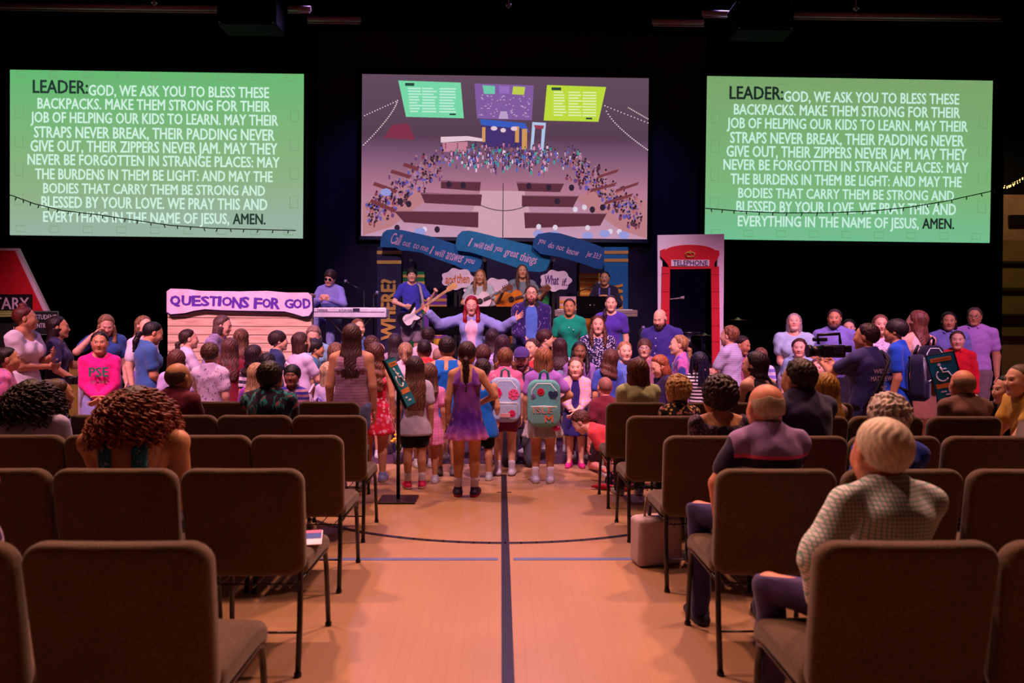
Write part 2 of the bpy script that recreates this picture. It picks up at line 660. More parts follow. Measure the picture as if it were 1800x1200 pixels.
def head_template(h, child=False, smile=0):
    key = ('head', h, child, smile)
    if key in CACHE:
        return CACHE[key]
    ps = [ell((0, -.012, .025), (.074, .094, .088)), ell((0, .028, -.028), (.058, .062, .08))]
    g = Grid((-.11, -.14, -.21), (.11, .14, .135), h)
    for p in ps:
        g.add(p, .03)
    jw = .03 if child else .036
    for s in (-1, 1):
        g.add(cone((s * .052, .005, -.05), (s * jw * .7, .058, -.09), .022, .016), .03)
        g.add(ell((s * .034, .058, -.026), (.026, .026, .03)), .035)
    g.add(cone((-.01, .068, -.094), (.01, .068, -.094), .018, .018), .02)
    g.add(cone((-.03, .074, .024), (.03, .074, .024), .012, .012), .015)
    for s in (-1, 1):
        g.sub(ell((s * .031, .096, .006), (.019, .014, .011)), .012)
    g.add(cone((0, .082, .006), (0, .101, -.027), .007, .0105), .012)
    for s in (-1, 1):
        g.add(ell((s * .012, .09, -.031), (.009, .009, .007)), .006)
        g.add(ell((s * .031, .073, .005), (.0135, .0135, .0125)), .003)
        g.add(ell((s * .077, -.012, -.004), (.009, .019, .031)), .006)
    g.add(ell((0, .083, -.052), (.022, .011, .0055)), .006)
    g.add(ell((0, .082, -.063), (.02, .011, .007)), .006)
    if smile:
        g.sub(ell((0, .095, -.058), (.02, .016, .006)), .003)
    r = .046 if child else .053
    g.add(cone((0, -.012, -.07), (0, -.03, -.2), r, r * 1.08), .03)
    V, Q = g.mesh()
    x, y, z = V.T
    ex = np.abs(x) - .031
    eye = (ex ** 2 + ((z - .0045) * 2.1) ** 2 < .0125 ** 2) & (y > .068)
    iris = (ex ** 2 + (z - .0045) ** 2 < .0066 ** 2) & eye
    lid = (ex ** 2 + ((z - .006) * 1.7) ** 2 < .0145 ** 2) & (y > .066) & (z > .006) & ~eye
    brow = (np.abs(z - .03 + 10 * (ex - .002) ** 2) < .0034) & (np.abs(ex) < .019) & (y > .05)
    zl = z - 7 * x ** 2
    lip = ((x / .025) ** 2 + ((zl + .0585) / .0105) ** 2 < 1) & (y > .068)
    mouth = ((x / .021) ** 2 + ((zl + .059) / (.0065 if smile else .0018)) ** 2 < 1) & (y > .065)
    teeth = mouth & (z > -.0575) if smile else np.zeros_like(mouth)
    cheek = np.exp(-(((np.abs(x) - .04) / .02) ** 2 + ((z + .03) / .022) ** 2)) * (y > .03)
    CACHE[key] = (V, Q, dict(eye=eye, iris=iris, lid=lid, brow=brow, lip=lip, mouth=mouth, teeth=teeth, cheek=cheek))
    return CACHE[key]


def hand_template(kind, h):
    """fingers along +Z, thumb towards +X, palm facing +Y; adult size"""
    key = ('hand', kind, h)
    if key in CACHE:
        return CACHE[key]
    ps = [cone((0, 0, -.02), (0, 0, .012), .026, .027)]
    pr = [rbox((0, 0, .05), (.078, .028, .085), .013)]
    curl = {'open': .05, 'relax': .42, 'grip': 1.05}[kind]
    spread = {'open': .14, 'relax': .03, 'grip': .0}[kind]
    for i, (fx, ln) in enumerate(((.03, .075), (.0105, .085), (-.0095, .078), (-.029, .06))):
        p = v3(fx, 0, .085)
        a = 0
        side = spread * (1.3 - i) / 1.3
        for j, q in enumerate((.45, .32, .26)):
            a += curl * (.75 if j == 0 else 1.0)
            d = v3(math.sin(side), math.sin(a) * .95, math.cos(a))
            d /= np.linalg.norm(d)
            n = p + d * ln * q
            ps.append(cone(p, n, .0092 - .0009 * j, .0086 - .0009 * j))
            p = n
    t0, t1 = v3(.03, .004, .022), v3(.052, .014, .05)
    if kind == 'open':
        t1 = v3(.062, .008, .048)
    t2 = t1 + v3(.014 if kind != 'grip' else -.01, .012, .026)
    t3 = t2 + v3(.006 if kind != 'grip' else -.016, .008, .022)
    ps += chain([t0, t1, t2, t3], [.014, .011, .0095, .008])
    lo, hi = bounds(ps + pr)
    g = Grid(lo, hi, h)
    for p in pr:
        g.add(p, .01)
    for p in ps:
        g.add(p, .005)
    CACHE[key] = g.mesh()
    return CACHE[key]


# ------------------------------------------------------------------ hair in head space
def groove(n=30, a=.0025, wz=40, wa=5):
    return lambda X, Y, Z: a * np.sin(n * np.arctan2(X, -(Y + .012)) + wa * np.sin(Z * wz + X * 20))


def hair_template(style, L, h):
    key = ('hair', style, round(L, 3), h)
    if key in CACHE:
        return CACHE[key]
    hl, t, low, grv = -.004, .012, None, groove()
    prims, sub, post, amp = [], [], [], 0
    subs = [ell((0, .085, -.035), (.062, .085, .1))]
    if style in ('bald', 'ring'):
        t = .004
    if style == 'buzz':
        t = .005
        grv = None
    if style == 'smooth':
        t = .009
        grv = groove(22, .0012)
    if style == 'bowl':
        hl, t = .042, .017
        subs = [ell((0, .1, -.05), (.064, .09, .085))]
    if style in ('curly', 'afro'):
        t = .018 if style == 'curly' else .03
        amp = .009
    if style in ('tousled', 'short'):
        amp = .004
        t = .015
    if style in ('long', 'wavy', 'bob', 'front', 'half'):
        t = .017
    cap = ell((0, -.012 - t * .75, .026 + t * .15), (.074 + t, .094 + t, .088 + t))
    prims.append((cap, .0))
    if style in ('long', 'wavy', 'half', 'front', 'bob'):
        e = L
        tab = [(.04, .088, .1, -.018), (-.05, .094, .082, -.035), (-.11, .098, .066, -.052)]
        if style == 'bob':
            tab = [(.04, .088, .1, -.018), (-.05, .1, .088, -.03), (-.1, .098, .08, -.034), (-e, .082, .07, -.036)]
        elif e > .15:
            tab += [(-.17, .108, .048, -.088), (-e * .8, .1, .038, -.122), (-e, .08, .022, -.134)]
        else:
            tab += [(-e, .085, .055, -.06)]
        prims.append((loft((0, 0, 0), np.eye(3), tab), .02))
        subs.append(cone((0, .05, -.1), (0, .07, -.3), .06, .075))
    if style == 'front':
        for s in (-1, 1):
            for pts in chain([(s * .078, .02, .0), (s * .09, .035, -.1), (s * .088, .085, -.18), (s * .08, .125, -L)], [.022, .026, .028, .014]):
                post.append((pts, .015))
    if style in ('pony', 'lowpony', 'sidepony', 'braid'):
        z0 = .04 if style == 'pony' else -.03
        p0 = (0, -.095, z0)
        sx = .05 if style == 'sidepony' else 0
        y1 = .04 if style in ('sidepony', 'braid') else -.13
        if style in ('sidepony', 'braid'):
            pts = [(.04, -.08, -.04), (.085, -.03, -.11), (.085, .06, -.17), (.075, .075, -L)]
        else:
            pts = [p0, (0, -.135, z0 - .03), (0, -.135, z0 - .12), (0, -.115, z0 - L)]
        for p in chain(pts, [.018, .028, .03, .012]):
            post.append((p, .015))
    if style == 'pig':
        for s in (-1, 1):
            for p in chain([(s * .07, -.05, -.03), (s * .092, -.05, -.07), (s * .095, -.03, -.14), (s * .08, -.01, -L)], [.016, .024, .025, .008]):
                post.append((p, .012))
    if style in ('bun', 'updo'):
        post.append((ell((0, -.085, .085) if style == 'bun' else (-.01, -.03, .13), (.045, .042, .038)), .01))
    if style == 'cap':
        pass
    allp = [p for p, k in prims + post]
    lo, hi = bounds(allp, .03)
    g = Grid(lo, hi, h)
    for p, k in prims:
        g.add(p, k)

    def line(X, Y, Z):
        return (.75 * Y - .55 * Z) - hl + .003 * np.sin(90 * X)

    # hair thins out towards the hairline
    if style != 'bowl':
        g.warp(lambda X, Y, Z: np.where(Z > -.01, np.clip((line(X, Y, Z) + .034) / .034, 0, 1.0) ** 1.3 * t * 1.0, 0))
    if style in ('long', 'wavy', 'half', 'front', 'bob'):
        g.clip(lambda X, Y, Z: np.where(Z > .0, line(X, Y, Z) - .018 * np.clip(1 - Z / .05, 0, 1), Y - .036 + 0 * X))
    else:
        def low_(X, Y, Z):
            return -.012 + .75 * np.minimum(Y + .02, 0) - Z + 0 * X
        if style in ('ring',):
            g.warp(lambda X, Y, Z: np.clip((Z - .005) / .05, 0, 1) * .006 + 0 * X + 0 * Y)
            g.clip(lambda X, Y, Z: np.maximum(Z - .055 + .006 * np.sin(70 * X) + .0 * Y, line(X, Y, Z)))
        g.clip(lambda X, Y, Z: np.maximum(line(X, Y, Z), low_(X, Y, Z)))
    for p in subs:
        g.sub(p, .012)
    for p, k in post:
        g.add(p, k)
    if grv and style not in ('bald', 'ring'):
        g.warp(grv)
    if amp:
        q = 95 if style == 'afro' else 80
        g.warp(lambda X, Y, Z: amp * np.sin(q * X + 3 * np.sin(50 * Z)) * np.sin(q * Y + 1 + 2 * np.sin(60 * X)) * np.sin(q * Z + 2 * np.sin(55 * Y)))
    if style == 'wavy':
        g.warp(lambda X, Y, Z: .006 * np.sin(Z * 75 + 14 * X) * np.clip(-(Z + .02) * 12, 0, 1) + 0 * Y)
    CACHE[key] = g.mesh()
    return CACHE[key]


def sweep(P, r, n=5):
    """tube along points P (numpy), radius list r -> vertices, quads"""
    P = np.asarray(P)
    m = len(P)
    T = np.gradient(P, axis=0)
    T /= np.linalg.norm(T, axis=1)[:, None] + 1e-9
    U = np.cross(T, np.where(np.abs(T[:, 2:3]) < .8, v3(0, 0, 1), v3(1, 0, 0)))
    U /= np.linalg.norm(U, axis=1)[:, None] + 1e-9
    W = np.cross(T, U)
    a = np.arange(n) * 2 * PI / n
    V = P[:, None] + (U[:, None] * np.cos(a)[None, :, None] + W[:, None] * np.sin(a)[None, :, None]) * np.asarray(r)[:, None, None]
    i, k = np.meshgrid(np.arange(m - 1), np.arange(n), indexing='ij')
    k2 = (k + 1) % n
    Q = np.stack([i * n + k, i * n + k2, (i + 1) * n + k2, (i + 1) * n + k], -1).reshape(-1, 4)
    return V.reshape(-1, 3), Q


def curls(seed, n, L, wide, rad, fr, drop=1.0, face=True):
    """a head of separate ringlets; returns vertices, quads, root-to-tip value"""
    r = np.random.RandomState(seed)
    VV, QQ, TT, off = [], [], [], 0
    for i in range(n):
        th = r.uniform(0, 2 * PI)
        ph = math.acos(r.uniform(-.35, 1))
        d = v3(math.sin(ph) * math.sin(th), -math.sin(ph) * math.cos(th), math.cos(ph))
        if d[1] > .45 and d[2] < .75:
            continue
        p0 = v3(0, -.012, .025) + d * v3(.076, .096, .09)
        ln = L * r.uniform(.65, 1.1)
        t = np.linspace(0, 1, 38)[:, None]
        out = wide * r.uniform(.6, 1.15)
        dh = d * v3(1, 1, .45)
        P = p0 + dh * out * (1 - (1 - t) ** 2) + v3(0, 0, -1) * ln * drop * t ** 1.5
        ang = t[:, 0] * ln * fr * 2 * PI + r.uniform(0, 6)
        amp = rad * np.clip(t[:, 0] * 4, 0, 1)
        P = P + np.stack([np.cos(ang) * amp, np.sin(ang) * amp, .4 * np.sin(ang + 1) * amp], 1)
        P[:, 1] = np.where((P[:, 2] < .05) & (np.abs(P[:, 0]) < .1), np.minimum(P[:, 1], .02), P[:, 1])
        V, Q = sweep(P, .0046 * (1.15 - .5 * t[:, 0]) * r.uniform(.8, 1.25), 4)
        VV.append(V)
        QQ.append(Q + off)
        TT.append(np.repeat(np.clip((p0[2] + .11 - P[:, 2]) / .3, 0, 1), 4))
        off += len(V)
    return np.concatenate(VV), np.concatenate(QQ), np.concatenate(TT)


# ------------------------------------------------------------------ skeleton
def rot(rx=0, ry=0, rz=0):
    return np.array(Euler((R(rx), R(ry), R(rz)), 'XYZ').to_matrix())


def ik(a, t, l1, l2, pole):
    a, t = v3(*a), v3(*t)
    d = t - a
    n = np.linalg.norm(d)
    mx = (l1 + l2) * .995
    if n > mx:
        t = a + d / n * mx
        d = t - a
        n = mx
    u = d / n
    p = v3(*pole)
    p = p - u * (p @ u)
    p /= np.linalg.norm(p) + 1e-9
    c = (l1 * l1 + n * n - l2 * l2) / (2 * l1 * n)
    c = max(-1, min(1, c))
    return a + u * l1 * c + p * l1 * math.sqrt(1 - c * c), t


ARMS = {  # wrist relative to the shoulder, in body heights (x outward), and elbow direction, and hand kind
    'down': ((.035, .02, -.31), (.4, -1, 0), 'relax'),
    'clasp': ((-.085, .115, -.25), (.7, -.7, -.4), 'relax'),
    'fold': ((-.13, .12, -.17), (.6, -.3, -1), 'relax'),
    'out': ((.27, .09, .0), (.0, -.6, -1), 'open'),
    'chest': ((-.06, .14, -.11), (.7, -.2, -1), 'relax'),
    'face': ((-.06, .13, .0), (.7, .1, -1), 'relax'),
    'fwd': ((-.03, .22, -.14), (.5, -.4, -1), 'relax'),
    'lap': ((-.04, .2, -.25), (.8, -.5, -.2), 'relax'),
    'hip': ((.04, .0, -.2), (1, -.5, 0), 'relax'),
    'keys': ((-.05, .17, -.1), (.9, -.2, -1), 'grip'),
    'neckL': ((.13, .16, -.06), (.4, .0, -1), 'grip'),
    'strum': ((-.03, .12, -.19), (.9, -.5, -.2), 'grip'),
    'pocket': ((.0, .06, -.26), (.7, -.8, 0), 'relax'),
    'hug': ((-.1, .2, -.06), (.8, 0, -1), 'relax'),
    'floor': ((.0, .17, -.3), (.6, -.6, 0), 'relax'),
}


class Skel:
    def __init__(s, S, pose='stand', lean=0, side=0, hyaw=0, hpitch=0, hroll=0, arms=('down', 'down'), child=False, hh=None, step=0, shw=1.0, seat=.5, footspread=1.0, nk=1.0):
        s.S, s.pose = S, pose
        s.h = hh or (.14 + .05 * S if S > 1.0 else .19)
        s.k = s.h / .225
        lr = .50 if S > 1.35 else .48
        hz = {'stand': lr * S, 'sit': seat, 'kneel': .24 * S, 'floor': .1 * S}[pose]
        s.hz = hz
        s.hip = v3(0, 0, hz)
        s.M = rot(-lean, side, 0).T          # rows are the torso's axes
        X, Y, Z = s.M
        s.T = (.325 if S > 1.35 else .335) * S
        s.neck = s.hip + Z * s.T
        nl = .3 * s.h if S < 1.35 else .33 * s.h
        s.HR = rot(hpitch, hroll, hyaw) @ rot(-lean * .3, side * .4, 0)
        nt = s.neck + Z * nl * (.45 * nk - .25 * (1 - nk)) + v3(0, .005, 0)
        s.hc = nt + s.HR @ v3(0, .1 * s.h, .48 * s.h)
        s.top = s.hc + v3(0, 0, .5 * s.h)
        sw = (.097 if S > 1.35 else .093) * S * shw
        s.sh, s.el, s.wr, s.hk = [], [], [], []
        for i, sd in enumerate((-1, 1)):
            p = s.hip + Z * s.T * .885 + X * sd * sw
            a = arms[i]
            rel, pole, hk = ARMS[a] if isinstance(a, str) else a
            t = p + (X * rel[0] * sd + Y * rel[1] + Z * rel[2]) * S
            e, wr = ik(p, t, .168 * S, .15 * S, (pole[0] * sd, pole[1], pole[2]))
            s.sh.append(p)
            s.el.append(e)
            s.wr.append(wr)
            s.hk.append(hk)
        s.hj, s.kn, s.an, s.toe = [], [], [], []
        kl, al = .275 * S, .05 * S
        for sd in (-1, 1):
            hj = s.hip + v3(sd * .052 * S, 0, -.01 * S)
            fs = footspread if not isinstance(footspread, tuple) else footspread[(sd + 1) // 2]
            if pose == 'stand':
                st = step * sd
                kn, an, toe = v3(sd * .052 * S * fs, .012 * S + st * .5, kl), v3(sd * .052 * S * fs * 1.05, -.012 * S + st, al), v3(sd * .18, 1, 0)
            elif pose == 'sit':
                kn, an, toe = v3(sd * .075 * S * fs, .24 * S, hz + .01), v3(sd * .07 * S * fs, .25 * S, al), v3(sd * .15, 1, 0)
            elif pose == 'kneel':
                kn, an, toe = v3(sd * .07 * S, .12 * S, .04 * S), v3(sd * .06 * S, -.11 * S, .045 * S), v3(0, -1, -.1)
            else:
                kn, an, toe = v3(sd * .13 * S, .2 * S, .12 * S), v3(-sd * .02 * S, .22 * S, .05 * S), v3(sd * .5, .8, 0)
            s.hj.append(hj)
            s.kn.append(kn)
            s.an.append(an)
            s.toe.append(toe / np.linalg.norm(toe))


def torso_tab(s, fem, w, infl=0):
    S, T = s.S, s.T
    child = S < 1.35
    w = w * (.93 if (fem or child) and s.pose == 'stand' else 1)
    rows = [(-.2, .06, .05), (-.1, .086, .063), (.0, .097, .068), (.2, .09, .064), (.4, .08 if not fem else .073, .058), (.6, .086, .063), (.8, .095, .066), (.9, .083, .054), (.98, .054, .042), (1.04, .034, .034), (1.1, .03, .03)]
    if child:
        rows = [(a, b * .93 if a < .7 else b * .96, c * 1.0) for a, b, c in rows]
    return [(t * T, r * S * w + infl, d * S * (1 + (w - 1) * 1.2) + infl, (-.008 * S if t > .7 else 0)) for t, r, d in rows]


def body_prims(s, fem, w):
    S = s.S
    P = [(loft(s.hip, s.M, torso_tab(s, fem, w)), .02)]
    aw = 1 + (w - 1) * .8
    if fem and S > 1.45:
        for sd in (-1, 1):
            c = s.hip + s.M[2] * s.T * .66 + s.M[0] * sd * .045 * S + s.M[1] * .045 * S * w
            P.append((ell(c, v3(.038, .031, .04) * S * w), .035))
    for i in (0, 1):
        P.append((cone(s.neck + s.M[2] * .01 * S, s.sh[i], .028 * S, .035 * S * aw), .03))
        P.append((cone(s.sh[i], s.el[i], .031 * S * aw, .025 * S * aw), .015))
        P.append((cone(s.el[i], s.wr[i], .026 * S * aw, .017 * S), .012))
        P.append((cone(s.hj[i], s.kn[i], .056 * S * aw, .036 * S), .02))
        cf = s.kn[i] * .68 + s.an[i] * .32 + (v3(0, -.012 * S, 0) if s.pose in ('stand', 'sit') else v3(0, 0, .01))
        P.append((cone(s.kn[i], cf, .035 * S, .034 * S), .012))
        P.append((cone(cf, s.an[i], .034 * S, .0215 * S), .012))
        P.append((cone(s.an[i], s.an[i] + s.toe[i] * .07 * S - v3(0, 0, .022 * S if s.pose != 'kneel' else 0), .022 * S, .017 * S), .01))
    return P


def folds(a=.0035, q=1.0):
    return lambda X, Y, Z: a * (np.sin(38 * q * X + 9 * np.sin(9 * Z)) * np.sin(31 * q * Y + 5 * Z) + .7 * np.sin(46 * q * Z + 12 * X + 14 * Y + 3 * np.sin(20 * X)))


def along(a, b):
    """(0 at a, 1 at b) coordinate function"""
    ba = b - a
    bb = float(ba @ ba)
    return lambda X, Y, Z: ((X - f32(a[0])) * f32(ba[0]) + (Y - f32(a[1])) * f32(ba[1]) + (Z - f32(a[2])) * f32(ba[2])) / f32(bb)


def run(prims, h, clips=(), warp=None, subs=(), infl=0):
    lo, hi = bounds([p for p, k in prims], .035 + infl)
    g = Grid(lo, hi, h)
    for p, k in prims:
        g.add(p, k, infl)
    if warp:
        g.warp(warp)
    for p in subs:
        g.sub(p, .01)
    for c in clips:
        g.clip(c)
    return g.mesh()


def garment(s, kind, fem, w, h, infl=None, hem=None, neck='round', cut=None):
    """returns vertices and quads of one piece of clothing"""
    S, M, T = s.S, s.M, s.T
    infl = infl or (.009 if kind in ('pants', 'shorts', 'skirt', 'flare', 'seatskirt') else .0155)
    tc = along(s.hip, s.hip + M[2] * T)
    aw = 1 + (w - 1) * .8
    if kind in ('tee', 'long', 'tank', 'vest', 'jacket', 'dress', 'tankdress', 'puff', 'longdress', 'coat'):
        base = kind
        dress = 'dress' in kind
        lo_t = hem if hem is not None else {'coat': -.3}.get(kind, -.06)
        tab = torso_tab(s, fem, w, infl)
        if lo_t < -.08 and not dress:
            tab = [r for r in tab if r[0] > .05 * T] + [(.0, .108 * S + infl, .074 * S * w + infl, 0), (-.1 * T, .118 * S + infl, .08 * S * w + infl, 0), ((lo_t - .1) * T, .126 * S + infl, .09 * S * w + infl, 0)]
        P = [(loft(s.hip, M, tab), .02)]
        if fem and S > 1.45:
            for sd in (-1, 1):
                c = s.hip + M[2] * T * .66 + M[0] * sd * .045 * S + M[1] * .045 * S * w
                P.append((ell(c, v3(.038, .031, .04) * S * w + infl), .035))
        sl = {'tee': .62, 'dress': .55, 'puff': .5, 'long': 2, 'jacket': 2, 'coat': 2, 'longdress': 2}.get(kind, 0)
        if kind in ('tank', 'tankdress', 'vest'):
            for i in (0, 1):
                sd = (-1, 1)[i]
                ww = .028 if kind != 'vest' else .045
                off = .055 if kind != 'vest' else .062
                a = s.hip + M[2] * T * .98 + M[0] * sd * off * S
                for yy in (-.055, .05):
                    P.append((cone(a + M[1] * -.004 * S, s.hip + M[2] * T * ((cut or .74) - .04) + M[0] * sd * (off + .012) * S + M[1] * yy * S, (ww * .5) * S, (ww * .75) * S), .012))
        else:
            for i in (0, 1):
                P.append((cone(s.neck + M[2] * .006 * S, s.sh[i], .028 * S + infl, .032 * S * aw + infl * .8), .03))
                f = 1.25 if kind == 'puff' else 1.0
                e = s.sh[i] + (s.el[i] - s.sh[i]) * min(sl, 1)
                P.append((cone(s.sh[i], e, .032 * S * aw * f + infl * .8, (.0265 * S * aw + .002) * f + infl * 1.2), .015))
                if sl == 2:
                    P.append((cone(s.el[i], s.wr[i] + (s.el[i] - s.wr[i]) * .05, .027 * S * aw + infl, .019 * S + infl), .012))
        clips = []
        if kind in ('tank', 'tankdress', 'vest'):
            q = cut or (.8 if kind == 'vest' else .74)

            def arm_clip(X, Y, Z):
                t = tc(X, Y, Z)
                x = (X - f32(s.hip[0])) * f32(M[0][0]) + (Y - f32(s.hip[1])) * f32(M[0][1]) + (Z - f32(s.hip[2])) * f32(M[0][2])
                lim = (.046 if kind != 'vest' else .088) * S
                cen = (.058 if kind != 'vest' else .05) * S
                strap = np.abs(np.abs(x) - f32(cen)) - f32(lim * .5 if kind != 'vest' else lim * .42)
                return np.where(t > q, np.maximum(strap, (t - 1.03) * f32(T)), f32(-.02) + 0 * x)
            clips.append(arm_clip)
        else:
            for i in (0, 1):
                if sl < 2:
                    P_ = along(s.sh[i], s.el[i])
                    a, b = s.sh[i], s.el[i]
                    sd = (-1, 1)[i]

                    def sleeve(X, Y, Z, P_=P_, a=a, b=b, sd=sd):
                        t = P_(X, Y, Z)
                        ln = f32(np.linalg.norm(b - a))
                        px, py, pz = a + (b - a) * .8
                        near = np.sqrt((X - f32(px)) ** 2 + (Y - f32(py)) ** 2 + (Z - f32(pz)) ** 2) - f32(.09 * S)
                        return np.where(near < 0, (t - f32(sl)) * ln, f32(-.02))
                    if kind not in ():
                        # the sleeve capsule already ends at the right place; flatten its tip
                        pass
        if not dress:
            clips.append(lambda X, Y, Z: (f32(lo_t) - tc(X, Y, Z)) * f32(T))
        subs = []
        nk = {'round': .05, 'scoop': .085, 'high': .04, 'square': .09, 'wide': .12}[neck] * S
        cfw = {'round': .02, 'scoop': .04, 'high': .0, 'square': .045, 'wide': .0}[neck] * S
        subs.append(ell(s.neck + M[2] * .03 * S + M[1] * cfw, (nk * .95, nk, nk * .95)))
        if kind == 'jacket' or kind == 'coat':
            a = s.neck + M[1] * .09 * S
            b = s.hip + M[1] * .1 * S - M[2] * .3 * T
            subs.append(cone(a, b, .05 * S, .045 * S))
        if dress:
            z0 = hem * S
            zt = (.22 * T)
            drop = s.hz - z0
            P.append((loft(s.hip, np.eye(3), [(-drop, .135 * S * w, .125 * S * w, 0), (-.1 * T, .112 * S * w + infl, .085 * S * w + infl, 0), (zt, .088 * S * w + infl, .064 * S * w + infl, 0)], .06, 11), .02))
        return run(P, h, clips, folds(.003 if kind != 'puff' else .005), subs)
    if kind == 'skirt' or kind == 'flare':
        z0 = hem * S
        drop = s.hz - z0
        fl = .15 if kind == 'flare' else .118
        P = [(loft(s.hip, np.eye(3), [(-drop, fl * S * w, fl * .9 * S * w, 0), (-.05 * T, .108 * S * w + infl, .08 * S * w + infl, 0), (.28 * T, .087 * S * w + infl, .064 * S * w + infl, 0)], .1 if kind == 'flare' else .05, 12), .0)]
        return run(P, h, (), folds(.002))
    if kind == 'seatskirt':
        P = []
        for i in (0, 1):
            P.append((cone(s.hj[i], s.kn[i], .07 * S, .055 * S), .06))
        P.append((loft(s.hip, M, [r for r in torso_tab(s, fem, w, infl + .004) if r[0] < .25 * T]), .03))
        return run(P, h, (), folds(.003))
    # legs
    top = .2
    tab = [r for r in torso_tab(s, fem, w, infl) if r[0] < .3 * T]
    P = [(loft(s.hip, M, tab), .02)]
    for i in (0, 1):
        e = 1.0
        if kind == 'shorts':
            f = hem if hem else .6
            P.append((cone(s.hj[i], s.hj[i] + (s.kn[i] - s.hj[i]) * f, .057 * S * aw + infl, (.046 if f < .8 else .042) * S * aw + infl * 1.5), .02))
        else:
            P.append((cone(s.hj[i], s.kn[i], .057 * S * aw + infl, .038 * S + infl), .02))
            cf = s.kn[i] * .6 + s.an[i] * .4 + (v3(0, -.01 * S, 0) if s.pose in ('stand', 'sit') else v3(0, 0, 0))
            P.append((cone(s.kn[i], cf, .037 * S + infl, .036 * S + infl), .015))
            P.append((cone(cf, s.an[i] + v3(0, 0, -.01 * S), .036 * S + infl, .028 * S + infl), .012))
    clips = [lambda X, Y, Z: (tc(X, Y, Z) - f32(.22)) * f32(T)]
    return run(P, h, clips, folds(.003))


def xf(V, M, o):
    return V @ np.asarray(M).T.astype(V.dtype) + np.asarray(o, V.dtype)


def scol(c):
    return np.array(lin(c), f32)


SKINS = {'fair': (232, 178, 150), 'pink': (238, 180, 158), 'tan': (205, 145, 108), 'olive': (190, 132, 95), 'brown': (128, 80, 56), 'deep': (88, 54, 40), 'red': (222, 146, 120)}
PEOPLE = []


